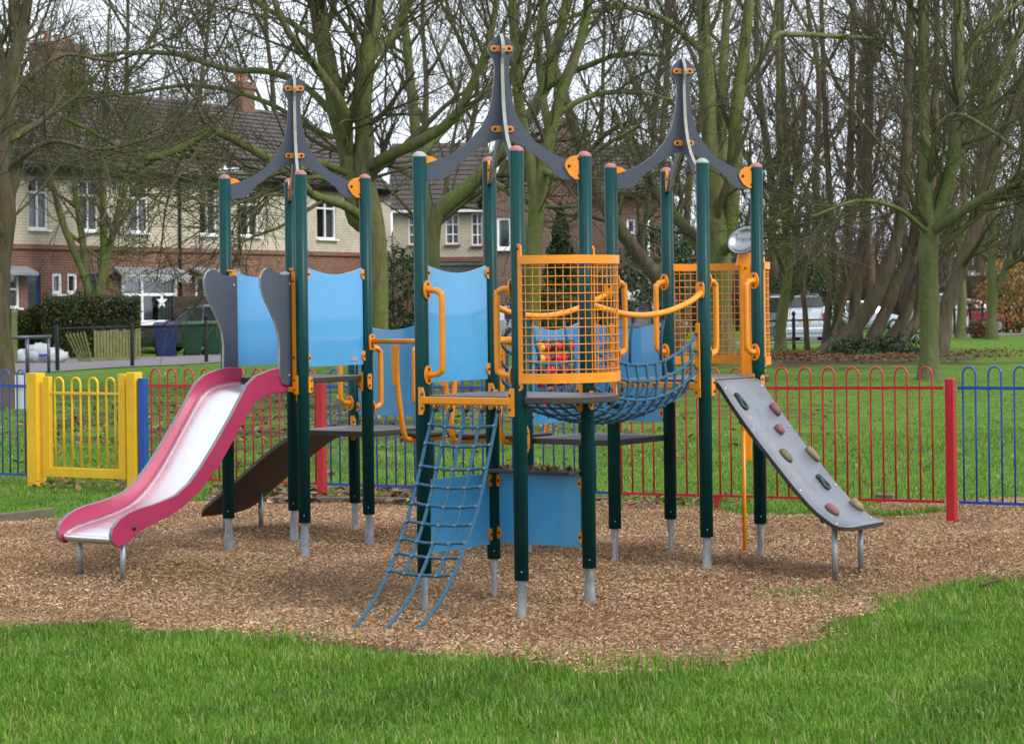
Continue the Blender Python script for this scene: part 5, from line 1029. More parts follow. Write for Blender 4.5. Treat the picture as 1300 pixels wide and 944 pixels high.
# ------------------------------------------------------------------ houses
def uv_box(ob):
    me = ob.data; uv = me.uv_layers.new(name='UVMap'); co = np.empty(len(me.vertices)*3); me.vertices.foreach_get('co', co); co = co.reshape(-1,3)
    for p_ in me.polygons:
        n_ = np.array(p_.normal); t = np.cross((0,0,1.), n_)
        if np.linalg.norm(t) < .05: t = np.array([1.,0,0])
        t = norm(t); s_ = np.cross(n_, t)
        for li in p_.loop_indices: q = co[me.loops[li].vertex_index]; uv.data[li].uv = (q.dot(t), q.dot(s_))
    return ob
class Facade:
    def __init__(s, o, d, root): s.o = V3(o); s.d = norm(d); s.n = np.cross(s.d, Zv); s.root = root      # n points outwards
    def p(s, t, z, out=0.0): return s.o + s.d*t + s.n*out + Zv*z
    def wall(s, name, mat, t0, t1, z0, z1, holes, out=0.0, th=.25):
        ts = sorted({t0, t1, *[x for h_ in holes for x in h_[:2] if t0 < x < t1]}); zs = sorted({z0, z1, *[x for h_ in holes for x in h_[2:4] if z0 < x < z1]}); m_ = MB()
        for a, b in zip(ts[:-1], ts[1:]):
            for c, e in zip(zs[:-1], zs[1:]):
                if any(h_[0] <= (a+b)/2 <= h_[1] and h_[2] <= (c+e)/2 <= h_[3] for h_ in holes): continue
                m_.add([s.p(a,c,out), s.p(b,c,out), s.p(b,e,out), s.p(a,e,out)], [(0,1,2,3)])
        for a, b, c, e in [h_[:4] for h_ in holes]:
            c_, e_ = max(c, z0), min(e, z1)
            if e_ <= c_: continue
            for q in (((a,c_),(a,e_)),((b,e_),(b,c_)),((a,e_),(b,e_)),((b,c_),(a,c_))):
                (x0_,y0_),(x1_,y1_) = q; m_.add([s.p(x0_,y0_,out), s.p(x1_,y1_,out), s.p(x1_,y1_,out-th), s.p(x0_,y0_,out-th)], [(0,1,2,3)])
        return uv_box(m_.build(name, M[mat], s.root))
    def bar(s, m_, t0, t1, z0, z1, out, dep, mat=0): m_.box(s.p((t0+t1)/2, (z0+z1)/2, out), (t1-t0, dep, z1-z0), s.d, s.n, Zv, mat)
    def window(s, t0, t1, z0, z1, cols=(.5,), rows=(.68,), out=-.08, curtain='curtain', sill=True, fw=.07, sillmat='white'):
        m_ = MB(); s.bar(m_, t0, t1, z1-fw, z1, out, .06); s.bar(m_, t0, t1, z0, z0+fw, out, .06); s.bar(m_, t0, t0+fw, z0+fw, z1-fw, out, .06); s.bar(m_, t1-fw, t1, z0+fw, z1-fw, out, .06)
        for c in cols: x = t0+(t1-t0)*c; s.bar(m_, x-fw*.5, x+fw*.5, z0+fw, z1-fw, out-.004, .05)
        for r_ in rows: z = z0+(z1-z0)*r_; s.bar(m_, t0+fw, t1-fw, z-fw*.45, z+fw*.45, out-.008, .045)
        w_ = m_.build('window', M['white'], s.root)
        xs_ = [0]+list(cols)+[1]; zs_ = [0]+list(rows)+[1]
        for a, b in zip(xs_[:-1], xs_[1:]):
            for c, e in zip(zs_[:-1], zs_[1:]):
                g_ = MB(); s.bar(g_, t0+(t1-t0)*a+.02, t0+(t1-t0)*b-.02, z0+(z1-z0)*c+.02, z0+(z1-z0)*e-.02, out-.03, .006); g_.build('pane', M['pane'], w_)
        W_ = t1-t0
        for a, b in ((.03,.30),(.72,.97)):
            k_ = 7; c_ = MB()
            for i in range(k_): x0_ = t0+W_*(a+(b-a)*i/k_); s.bar(c_, x0_, x0_+W_*(b-a)/k_*.98, z0+.05, z1-.05, out-.16-.03*(i % 2), .01)
            c_.build('curtain', M[curtain], w_)
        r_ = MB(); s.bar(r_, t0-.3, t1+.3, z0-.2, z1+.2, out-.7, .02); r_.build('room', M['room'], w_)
        if sill: q = MB(); s.bar(q, t0-.06, t1+.06, z0-.07, z0-.005, out+.11, .18); q.build('sill', M[sillmat], w_)
        return w_
    def door(s, t0, t1, z0, z1, mat='doorblue', out=-.06, fr=.10):
        m_ = MB(); s.bar(m_, t0-fr, t0, z0, z1+fr, out, .08); s.bar(m_, t1, t1+fr, z0, z1+fr, out, .08); s.bar(m_, t0, t1, z1, z1+fr, out, .08); f_ = m_.build('door_frame', M['white'], s.root)
        m_ = MB(); zm = z0+(z1-z0)*.36; s.bar(m_, t0, t1, z0, zm, out-.03, .04); s.bar(m_, t0, t0+.11, zm, z1, out-.03, .04); s.bar(m_, t1-.11, t1, zm, z1, out-.03, .04); s.bar(m_, t0+.11, t1-.11, z1-.12, z1, out-.03, .04)
        d_ = m_.build('door', M[mat], s.root); g_ = MB(); s.bar(g_, t0+.11, t1-.11, zm, z1-.12, out-.035, .02); g_.build('pane', M['glass'], d_)
        l_ = MB(); s.bar(l_, t0+.2, t1-.2, zm-.17, zm-.08, out-.0, .012); l_.build('letter_plate', M['white'], d_)
    def canopy(s, t0, t1, z, dep=.6):
        m_ = MB(); a, b, c, e = s.p(t0,z+.22,.0), s.p(t1,z+.22,.0), s.p(t1,z,dep), s.p(t0,z,dep); lo = [q-Zv*.09 for q in (a,b,c,e)]; m_.add([a,b,c,e]+lo, [(3,2,1,0),(4,5,6,7),(3,7,6,2),(0,4,7,3),(2,6,5,1)]); return m_.build('canopy', M['lead'], s.root)
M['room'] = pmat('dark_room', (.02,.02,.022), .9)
m, n, p = newmat('clear_pane'); p.inputs['Base Color'].default_value = (.8,.85,.9,1); p.inputs['Roughness'].default_value = .05
tr = N(n, 'ShaderNodeBsdfTransparent'); tr.inputs[0].default_value = (.75,.8,.82,1); gl = N(n, 'ShaderNodeBsdfGlossy'); gl.inputs['Roughness'].default_value = .06; ms = N(n, 'ShaderNodeMixShader'); ms.inputs[0].default_value = .16
n.links.new(tr.outputs[0], ms.inputs[1]); n.links.new(gl.outputs[0], ms.inputs[2]); n.links.new(ms.outputs[0], n.nodes['Material Output'].inputs[0]); M['pane'] = m
P0 = np.array([-16.5,76,0]); D0 = norm(np.array([.478,.878,0])); Nn = np.cross(D0, Zv)
EAVE, RIDGE, BAND, DEP = 6.62, 9.95, 3.95, 4.4
def roof_slab(name, root, a, b, c, e, th=.12, mat='tiles'):     # a,b eaves; c,e ridge
    a, b, c, e = map(V3, (a,b,c,e)); nn = norm(np.cross(b-a, e-a)); nn = nn if nn[2] > 0 else -nn; m_ = MB(); m_.add([a,b,c,e]+[q-nn*th for q in (a,b,c,e)], [(0,1,2,3),(7,6,5,4),(0,4,5,1),(1,5,6,2),(2,6,7,3),(3,7,4,0)]); ob = uv_box(m_.build(name, M[mat], root)); return ob
def courses(root, roofob, a, b, c, e, n_=16, mat='tiles'):       # proud tile courses so that the slope is stepped
    a, b, c, e = map(V3, (a,b,c,e)); nn = norm(np.cross(b-a, e-a)); nn = nn if nn[2] > 0 else -nn
    for i in range(n_):
        f0, f1 = i/n_, (i+1)/n_; q0, q1 = a+(e-a)*f0, b+(c-b)*f0; q2, q3 = b+(c-b)*f1, a+(e-a)*f1; m_ = MB(); m_.add([q0+nn*.05, q1+nn*.05, q2+nn*.012, q3+nn*.012, q0+nn*.004, q1+nn*.004], [(0,1,2,3),(4,5,1,0)]); uv_box(m_.build('tile_course', M[mat], roofob))
def chimney(root, c, wx, wy, z0, z1, d, pots=2, parent=None):
    nn = np.cross(d, Zv); m_ = MB(); c = V3(c)*(1,1,0); m_.box(c+Zv*(z0+z1)/2, (wx,wy,z1-z0), d, nn, Zv); m_.box(c+Zv*(z1-.22), (wx+.1,wy+.1,.14), d, nn, Zv); ob = uv_box(m_.build('chimney', M['brick2'], parent or root))
    for i in range(pots): q = c + d*wx*((i+.5)/pots-.5); p_ = MB(); p_.lathe([(.13,0),(.11,.3),(.14,.34),(.10,.36),(.09,.1)], q+Zv*z1, 12); p_.build('chimney_pot', M['pot'], ob)
def terrace(name, label, t0, t1, holes_lo, holes_hi, fill):
    g = P0 + D0*t0; rt = thing(name, (g[0], g[1], float(gz(g[0], g[1]))), label, 'house', 'terraced houses behind the park'); fc = Facade(P0, D0, rt)
    fc.wall('wall', 'brick', t0, t1, -.2, BAND, holes_lo); fc.wall('upper_wall', 'render', t0, t1, BAND+.003, EAVE, holes_hi, .0)
    m_ = MB(); fc.bar(m_, t0, t1, BAND-.16, BAND+.0, .035, .07); uv_box(m_.build('brick_band', M['brick'], rt))
    fill(fc)
    ov = .35; a, b = fc.p(t0, EAVE-.1, ov), fc.p(t1, EAVE-.1, ov); c, e = fc.p(t1, RIDGE, -DEP), fc.p(t0, RIDGE, -DEP); r_ = roof_slab('roof', rt, a, b, c, e); courses(rt, r_, a, b, c, e, 18)
    a2, b2 = fc.p(t0, EAVE-.1, -2*DEP-ov), fc.p(t1, EAVE-.1, -2*DEP-ov); roof_slab('roof', rt, b2, a2, e, c)
    m_ = MB(); m_.tube([fc.p(t0, EAVE-.06, ov+.05), fc.p(t1, EAVE-.06, ov+.05)], .06, 8); m_.build('gutter', M['black'], rt)
    m_ = MB(); fc.bar(m_, t0, t1, EAVE-.28, EAVE-.08, ov*.8, .03); m_.build('fascia', M['black'], rt)
    for te in (t0, t1):
        m_ = MB(); sg = -1 if te == t0 else 1; q = te - sg*.01; m_.add([fc.p(q,-.2,-.0), fc.p(q,-.2,-2*DEP), fc.p(q,EAVE,-2*DEP), fc.p(q,RIDGE-.15,-DEP), fc.p(q,EAVE,0)], [(0,1,2,3,4)]); uv_box(m_.build('end_wall', M['brick'], rt))
    m_ = MB(); m_.add([fc.p(t0,-.2,-2*DEP), fc.p(t1,-.2,-2*DEP), fc.p(t1,EAVE,-2*DEP), fc.p(t0,EAVE,-2*DEP)], [(3,2,1,0)]); uv_box(m_.build('back_wall', M['brick'], rt))
    return rt, fc
wA = [(1.1,2.1,4.46,6.22),(3.72,4.75,4.46,6.2),(6.48,7.55,4.46,6.2)]; lA = [(-.75,.62,1.85,2.97),(1.0,1.68,.9,2.98),(2.27,2.80,2.3,3.02),(3.06,3.6,2.3,3.02),(4.15,4.80,.9,2.98),(5.86,9.0,1.25,2.95)]
def fillA(fc):
    for i, w_ in enumerate(wA): fc.window(*w_, cols=(.5,), rows=(.70,), curtain='redcurtain' if i else 'curtain')
    fc.window(*lA[0], cols=(.45,), rows=(.55,)); fc.door(1.0,1.68,.9,2.98-.0); fc.window(*lA[2], cols=(), rows=(), fw=.11); fc.window(*lA[3], cols=(), rows=(), fw=.11); fc.door(4.2,4.75,.9,2.98)
    fc.window(*lA[5], cols=(.36,), rows=(.60,), out=.10, fw=.11); fc.canopy(5.5,9.4,3.02,.35); fc.canopy(-1.0,1.0,3.0,.5); fc.canopy(2.2,2.2,3.0,.1) if False else None
    m_ = MB(); m_.tube([fc.p(9.3,EAVE-.2,.08), fc.p(9.3,.6,.08)], .055, 8); m_.build('downpipe', M['black'], fc.root)
    m_ = MB(); m_.lathe([(.0,.12),(.10,.1),(.12,0),(.10,-.1),(0,-.12)], fc.p(5.2,2.85,.2), 10); m_.build('wall_lamp', M['black'], fc.root)
hA, fA_ = terrace('terraced_house', 'terraced house with blue door, bay window and icicle lights', -5.5, 9.42, lA, wA, fillA)
wB = [(10.6,11.7,4.46,6.2),(13.2,14.4,4.46,6.2),(18.4,19.8,4.46,6.2)]; lB = [(10.3,11.1,.9,2.95),(14.0,17.2,1.3,2.9)]
def fillB(fc):
    for w_ in wB: fc.window(*w_, cols=(.5,), rows=(.70,))
    fc.door(10.4,11.0,.9,2.95,'white'); fc.window(*lB[1], cols=(.36,.7), rows=(.6,), out=.05); fc.canopy(9.9,12.8,3.05,.6)
    for tt in (13.0,): m_ = MB(); m_.tube([fc.p(tt,EAVE-.2,.08), fc.p(tt,3.3,.08)], .045, 8); m_.build('downpipe', M['black'], fc.root)
hB, fB_ = terrace('terraced_house', 'terraced house with white doorway partly hidden by the left spired tower', 9.43, 24.0, lB, wB, fillB)
rf = [c_ for c_ in hA.children if c_.name.startswith('roof')][0]; rfB = [c_ for c_ in hB.children if c_.name.startswith('roof')][0]
chimney(hA, P0+D0*8.0-Nn*DEP, 1.75, 1.2, RIDGE-.9, 11.5, D0, 3, rf); chimney(hB, P0+D0*19.6-Nn*DEP, .9, .7, RIDGE-.6, 11.0, D0, 2, rfB)
# Christmas lights
st = [(math.sin(math.pi*i/5)*(.26 if i % 2 == 0 else .10), math.cos(math.pi*i/5)*(.26 if i % 2 == 0 else .10)) for i in range(10)]
m_ = MB(); m_.plate([(x*1.3, y*1.1) for x, y in st], fA_.p(8.0,2.02,.06+.14), D0, Zv, .03); so_ = m_.build('star_light', M['white'], loc=fA_.p(8.0,1.55,.2)); tag(so_, 'white star ornament hanging in the bay window', 'ornament')
m_ = MB(); m_.tube([fA_.p(5.5,2.93,.42), fA_.p(9.5,2.93,.42)], .012, 5)
for i in range(34): t = 5.55+3.9*i/33; L_ = random.uniform(.10,.26); m_.box(fA_.p(t,2.92-L_/2,.42), (.022,.02,L_), D0, Nn, Zv, 0)
tag(m_.build('icicle_lights', M['white'], loc=fA_.p(7.5,2.6,.6)), 'string of white icicle lights under the bay window canopy', 'lights')

def simple_house(name, label, pxa, pxb, d, spec):
    a, b = at(pxa, 400, d)*(1,1,0), at(pxb, 400, d)*(1,1,0); g = float(gz(a[0], d)); rt = thing(name, (a[0], a[1], g), label, 'house'); return rt, Facade(a, b-a, rt), np.linalg.norm(b-a)
# cream house in the middle distance
d = 106; rt, fc, L_ = simple_house('cream_house', 'cream upper walled house with small paned windows between the towers', 500, 616, d, None)
Z = lambda y_, dd: HC-(y_-HY)*dd/F
X = lambda x_, dd, a0: (x_-650)*dd/F-a0
tw = lambda x_: (x_-500)*d/F
hi = [(tw(567),tw(584),Z(309,d),Z(271,d)),(tw(600),tw(614),Z(311,d),Z(270,d)),(tw(520),tw(536),Z(309,d),Z(271,d))]
fc.wall('wall', 'brick', 0, L_, -.2, Z(331,d), []); m_ = MB(); fc.bar(m_, 0, L_, Z(331,d), Z(325,d), .02, .06); uv_box(m_.build('brick_band', M['brick'], rt)); fc.wall('upper_wall', 'render', 0, L_, Z(325,d), Z(262,d), hi)
for h_ in hi: fc.window(*h_, cols=(.55,), rows=(.33,.66), sillmat='pot', fw=.06)
ez = Z(262,d); a, b, c, e = fc.p(-.2,ez-.1,.35), fc.p(L_+.2,ez-.1,.35), fc.p(L_+.2,ez+3.2,-4), fc.p(-.2,ez+3.2,-4); r_ = roof_slab('roof', rt, a, b, c, e); courses(rt, r_, a, b, c, e, 14); roof_slab('roof', rt, fc.p(L_+.2,ez-.1,-8.3), fc.p(-.2,ez-.1,-8.3), e, c)
for te in (0, L_): m_ = MB(); m_.add([fc.p(te,-.2,0), fc.p(te,-.2,-8), fc.p(te,ez,-8), fc.p(te,ez+3.0,-4), fc.p(te,ez,0)], [(0,1,2,3,4)]); uv_box(m_.build('end_wall', M['brick'], rt))
m_ = MB(); fc.bar(m_, -.2, L_+.2, ez-.24, ez-.1, .32, .04); m_.build('fascia', M['white'], rt)
# pale flat roofed garage in front of it
gd = 96; a, b = at(545,400,gd)*(1,1,0), at(618,400,gd)*(1,1,0); g = float(gz(a[0], gd)); m_ = MB(); L2 = np.linalg.norm(b-a); dd_ = norm(b-a); m_.box((a+b)/2+np.array([0,2,0])+Zv*(g+Z(336,gd))/2, (L2,4,Z(336,gd)-g), dd_, np.cross(Zv,dd_), Zv); gar = thing('garage', (a[0],gd,g), 'pale blue grey flat roofed garage before the cream house', 'garage'); m_.build('wall', M['palewall'] if 'palewall' in M else M['lead'], gar)
m_ = MB(); m_.box((a+b)/2+np.array([0,2,0])+Zv*(Z(336,gd)+.06), (L2+.3,4.3,.12), dd_, np.cross(Zv,dd_), Zv); m_.build('roof', M['lead'], gar)
m_ = MB(); m_.box((a+b)/2+np.array([0,-.03,0])+Zv*(g+1.05), (2.2,.06,2.1), dd_, np.cross(Zv,dd_), Zv); m_.build('garage_door', M['white'], gar)
# brick house with gable and side wing
d = 92; rt, fc, L_ = simple_house('brick_house', 'brown brick house with gable end and tall chimney behind the middle tower', 614, 746, d, None)
tb = lambda x_: (x_-614)*d/F
hi = [(tb(632),tb(651),Z(316,d),Z(276,d)),(tb(690),tb(704),Z(316,d),Z(280,d))]; ez = Z(246,d); az_ = ez+2.3
fc.wall('wall', 'brick2', 0, L_, -.2, ez, hi[:1])
m_ = MB(); m_.add([fc.p(0,ez,0), fc.p(L_,ez,0), fc.p(L_/2,az_,0)], [(0,1,2)]); uv_box(m_.build('gable', M['brick2'], rt))
fc.window(*hi[0], cols=(), rows=(), fw=.10)
r1 = roof_slab('roof', rt, fc.p(-.3,ez-.2,.2), fc.p(-.3,ez-.2,-9), fc.p(L_/2,az_+.1,-9), fc.p(L_/2,az_+.1,.2)); roof_slab('roof', rt, fc.p(L_+.3,ez-.2,-9), fc.p(L_+.3,ez-.2,.2), fc.p(L_/2,az_+.1,.2), fc.p(L_/2,az_+.1,-9))
for te in (0, L_): m_ = MB(); m_.add([fc.p(te,-.2,0), fc.p(te,-.2,-9), fc.p(te,ez,-9), fc.p(te,ez,0)], [(0,1,2,3)]); uv_box(m_.build('side_wall', M['brick2'], rt))
chimney(rt, fc.p(tb(718),0,-1.2), 1.2, .9, ez, Z(152,d+1.2), fc.d, 2, r1)
# wing, set back a little
d2 = 96; a, b = at(742,400,d2)*(1,1,0), at(842,400,d2)*(1,1,0); f2 = Facade(a, b-a, rt); L2 = np.linalg.norm(b-a); t2 = lambda x_: (x_-742)*d2/F; ez2 = Z(246,d2)
hw2 = [(t2(797),t2(808),Z(314,d2),Z(280,d2)),(t2(770),t2(782),Z(314,d2),Z(282,d2))]; f2.wall('wall', 'brick2', 0, L2, -.2, ez2, hw2[:1]); f2.window(*hw2[0], cols=(), rows=(.5,), fw=.08)
a_, b_, c_, e_ = f2.p(-.3,ez2-.1,.35), f2.p(L2+.2,ez2-.1,.35), f2.p(L2+.2,Z(186,d2+4),-4), f2.p(-.3,Z(186,d2+4),-4); r2 = roof_slab('roof', rt, a_, b_, c_, e_); courses(rt, r2, a_, b_, c_, e_, 12); roof_slab('roof', rt, f2.p(L2+.2,ez2-.1,-8.3), f2.p(-.3,ez2-.1,-8.3), e_, c_)
m_ = MB(); m_.add([f2.p(L2,-.2,0), f2.p(L2,-.2,-8), f2.p(L2,ez2,-8), f2.p(L2,Z(190,d2+4),-4), f2.p(L2,ez2,0)], [(0,1,2,3,4)]); uv_box(m_.build('end_wall', M['brick2'], rt))
m_ = MB(); m_.tube([f2.p(t2(824),ez2-.2,.08), f2.p(t2(824),.4,.08)], .06, 8); m_.build('downpipe', M['white'], rt)
m_ = MB(); f2.bar(m_, t2(789), t2(815), Z(349,d2), Z(345,d2), .45, .9); m_.build('porch_roof', M['lead'], rt); m_ = MB(); f2.bar(m_, t2(792), t2(812), -.1, Z(349,d2)-.01, .4, .5); m_.build('porch', M['white'], rt)
m_ = MB(); f2.bar(m_, t2(796), t2(808), Z(370,d2), Z(352,d2), .66, .02); m_.build('porch_window', M['glass'], rt)
# low brick building far right
d = 128; rt, fc, L_ = simple_house('low_brick_building', 'low red brick building with white fascia behind the red car', 1205, 1268, d, None)
tl = lambda x_: (x_-1205)*d/F; ez = Z(357,d)
fc.wall('wall', 'brick', 0, L_, -.2, ez, []); m_ = MB(); fc.bar(m_, -.2, L_+.2, ez, ez+.16, .05, .3); m_.build('fascia', M['white'], rt); m_ = MB(); m_.box(fc.p(L_/2, ez+.22, -3), (L_+.3,6.4,.12), fc.d, fc.n, Zv); m_.build('flat_roof', M['lead'], rt)
for te in (0, L_): m_ = MB(); m_.add([fc.p(te,-.2,0), fc.p(te,-.2,-6), fc.p(te,ez,-6), fc.p(te,ez,0)], [(0,1,2,3)]); uv_box(m_.build('side_wall', M['brick'], rt))
m_ = MB(); q = at(1197,352,130); chm = fc.p(tl(1212), 0, -2); m_.box(chm+Zv*(ez+.8), (.5,.5,1.4), fc.d, fc.n, Zv); uv_box(m_.build('chimney', M['brick'], rt))

# ------------------------------------------------------------------ street things
def railing(pts, label, rail_h=1.05, post_r=.055, name='park_railing', double=False):
    q0 = pts[0]; g0 = float(gz(q0[0], q0[1])); rt = thing(name, (q0[0], q0[1], g0), label, 'railing'); tops = []
    for q in pts:
        g = float(gz(q[0], q[1])); m_ = MB(); m_.lathe([(post_r,-.05),(post_r,rail_h+.08),(post_r*.6,rail_h+.10),(post_r*.6,rail_h+.13),(post_r*1.15,rail_h+.17),(post_r*1.2,rail_h+.22),(post_r*.8,rail_h+.27),(0,rail_h+.29)], (q[0],q[1],g), 12); m_.build('post', M['black'], rt); tops.append(np.array([q[0],q[1],g+rail_h]))
    for a, b in zip(tops[:-1], tops[1:]): m_ = MB(); m_.tube([a, b], .028, 8); m_.build('rail', M['black'], rt)
    return rt
rp = [ground_at(x_, y_) for x_, y_ in ((73,471),(168,465),(262,460))]; rp += [rp[-1]+(rp[-1]-rp[0])/2*k_ for k_ in (1,2)]
railing([np.array([r_[0], r_[1]]) for r_ in rp], 'black ball topped post and rail along the tarmac path by the terrace', 1.08)
railing([ground_at(x_, y_)[:2] for x_, y_ in ((950,446),(1008,444),(1066,441))], 'black post and rail in front of the silver estate car', .92)
railing([ground_at(x_, y_)[:2] for x_, y_ in ((1194,426),(1212,425),(1232,424),(1248,424),(1264,423),(1278,423),(1292,422),(1310,421))], 'black posts and rails in front of the red car', 1.05)
# grey hoop barrier
b0, b1 = ground_at(35,474), ground_at(62,473); d = norm((b1-b0)*(1,1,0)); g = float(gz(b0[0], b0[1])); rt = thing('hoop_barrier', (b0[0], b0[1], g), 'grey tubular barrier with two legs next to the mossy leaning trunk', 'barrier')
zt = at(35,428,b0[1])[2]; m_ = MB(); m_.tube([b0*(1,1,0)-d*.55+Zv*zt, b1*(1,1,0)+d*.08+Zv*zt], .045, 12); m_.build('top_rail', M['rail'], rt)
for q in (b0, b1): m_ = MB(); m_.tube([(q[0],q[1],g-.05), (q[0],q[1],zt-.03)], .05 if q is b0 else .042, 12); m_.build('leg', M['rail'], rt)
# mossy timber post, builder's bag
M['bagwhite'] = pmat('woven_white', (.36,.385,.41), .8, var=.25, scale=5, bmp=.3)
q = ground_at(19,462); g = float(gz(q[0], q[1])); m_ = MB(); m_.box(q*(1,1,0)+Zv*(g+.72), (.16,.16,1.54), (1,.2,0), (-.2,1,0), Zv); m_.lathe([(.10,0),(.06,.06),(0,.09)], q*(1,1,0)+Zv*(g+1.49), 4); tag(m_.build('mossy_post', M['post_moss'], loc=(q[0],q[1],g)), 'thick green mossy timber post at the end of the low hedge', 'post')
q = ground_at(46,461); g = float(gz(q[0], q[1])); rt = thing('builders_bag', (q[0],q[1],g), "slumped white builder's bag behind the grey barrier", 'bag'); m_ = MB()
for i, (dx, rz) in enumerate(((-.35,.24),(-.05,.30),(.28,.27),(.58,.22),(.10,.33))): m_.blob(q+np.array([dx,0,rz*.75+g-q[2]]), (.36,0,.03), (0,.34,0), (0,0,rz), 14, 9, 0, .34)
m_.build('sack', M['bagwhite'], rt); m_ = MB(); m_.box(q+np.array([.30,-.37,.24]), (.30,.01,.07), (1,0,.05), (0,1,0), Zv); m_.build('print', M['fblue'], rt)
# broken picket fence before the hedge
pa, pb = ground_at(120,459), ground_at(180,456.5); d = norm((pb-pa)*(1,1,0)); L_ = np.linalg.norm((pb-pa)[:2]); g = float(gz(pa[0],pa[1])); rt = thing('picket_fence', (pa[0],pa[1],g), 'low green algae stained picket fence in front of the hedge', 'fence'); n_ = 15
for i in range(n_):
    q = pa*(1,1,0)+d*L_*(i+.3)/n_; z0 = float(gz(q[0],q[1])); m_ = MB(); m_.box(q+Zv*(z0+.45+random.uniform(-.03,.03)), (L_/n_*.78,.02,.92), d, np.cross(Zv,d), norm(Zv+d*random.uniform(-.02,.02))); m_.build('picket', M['picket'], rt)
for zz in (.2,.72): m_ = MB(); m_.box((pa+pb)/2*(1,1,0)+np.cross(Zv,d)*.03+Zv*(g+zz), (L_,.03,.06), d, np.cross(Zv,d), Zv); m_.build('rail', M['picket'], rt)
pa2 = ground_at(88,461); rt = thing('collapsed_pickets', pa2, 'collapsed leaning pickets at the end of the low fence', 'fence')
for i in range(6):
    b_ = ground_at(102+i*3.0,459.5); t_ = at(84+i*4.6,424-i*.6,b_[1]); m_ = MB(); ax = norm(t_-b_); m_.box((b_+t_)/2, (.05,.02,np.linalg.norm(t_-b_)), np.cross((0,1,0),ax), (0,1,0), ax); m_.build('picket', M['picket'], rt)
# dark fence panel beside the car, wheelie bins
q0, q1 = at(222,420,83)*(1,1,0), at(300,420,86)*(1,1,0); g = float(gz(q0[0],q0[1])); rt = thing('board_fence', (q0[0],q0[1],g), 'dark brown board fence behind the hatchback and bins', 'fence'); nb_ = 12; d = norm(q1-q0); L_ = np.linalg.norm(q1-q0); zt = at(240,376,84)[2]
for i in range(nb_): m_ = MB(); m_.box(q0+d*L_*(i+.5)/nb_+Zv*((g+zt)/2+.02*(i % 2)), (L_/nb_*.96,.03,zt-g), d, np.cross(Zv,d), Zv); m_.build('board', M['darkfence'], rt)
def bin_(px, py, mat, label, sx=1.0, yaw=.1):
    q = ground_at(px, py); g = float(gz(q[0],q[1])); rt = thing('wheelie_bin', (q[0],q[1],g), label, 'bin', 'wheelie bins at the kerb'); c = np.array([q[0],q[1],g]); ax = norm((1,yaw,0)); ay = np.cross(Zv, ax); vs = []
    for z_, wx, wy in ((.04,.40,.42),(.12,.44,.46),(.95,.58,.68),(1.0,.62,.74)):
        for i, j in ((-1,-1),(1,-1),(1,1),(-1,1)): vs.append(c+ax*i*wx*sx/2+ay*j*wy/2+Zv*z_)
    m_ = MB(); m_.add(vs, [(k_*4+j, k_*4+(j+1) % 4, (k_+1)*4+(j+1) % 4, (k_+1)*4+j) for k_ in range(3) for j in range(4)]+[(3,2,1,0),(12,13,14,15)]); m_.build('body', M[mat], rt, bevel=.02)
    m_ = MB(); m_.add([c+ax*i*.33*sx+ay*j*.40+Zv*(1.01+(.05 if j > 0 else .0)) for i, j in ((-1,-1),(1,-1),(1,1),(-1,1))]+[c+ax*i*.30*sx+ay*j*.36+Zv*(1.06+(.06 if j > 0 else 0)) for i, j in ((-1,-1),(1,-1),(1,1),(-1,1))], [(3,2,1,0),(4,5,6,7),(0,1,5,4),(1,2,6,5),(2,3,7,6),(3,0,4,7)]); m_.build('lid', M[mat], rt, bevel=.015)
    for i in (-1,1): m_ = MB(); m_.lathe([(.02,-.03),(.10,-.03),(.10,.03),(.02,.03)], c+ax*i*.24*sx+ay*.3+Zv*.10, 14, 0, True, ax, Zv); m_.build('wheel', M['black'], rt)
    return rt
M['binblue'] = pmat('blue_bin', (.006,.022,.10), .45, var=.12); M['bingreen'] = pmat('green_bin', (.010,.052,.022), .45, var=.12)
bin_(211,453,'binblue','blue wheelie bin beside the picket fence',1.25); bin_(245,451.5,'bingreen','green wheelie bin standing next to the blue bin',1.2); b3 = bin_(270,450.5,'bingreen','green wheelie bin with white label partly hidden by the slide board',1.2)
# street lamp
q = at(284,455,62); g = float(gz(q[0],q[1])); lz = at(284,217,q[1])[2]; rt = thing('street_lamp', (q[0],q[1],g), 'street lamp with long white head behind the left spired tower', 'street lamp')
m_ = MB(); m_.tube([(q[0],q[1],g-.1),(q[0],q[1],g+1.2),(q[0],q[1],lz-.1)], [.07,.05,.04], 10); m_.build('pole', M['galv'], rt); hd = at(291,217,q[1]); m_ = MB(); m_.blob(hd, (.44,0,.02), (0,.14,0), (0,0,.085), 16, 8); m_.blob(hd+np.array([-.12,0,.1]), (.04,0,0), (0,.04,0), (0,0,.06), 8, 6); m_.build('lamp_head', M['white'], rt)

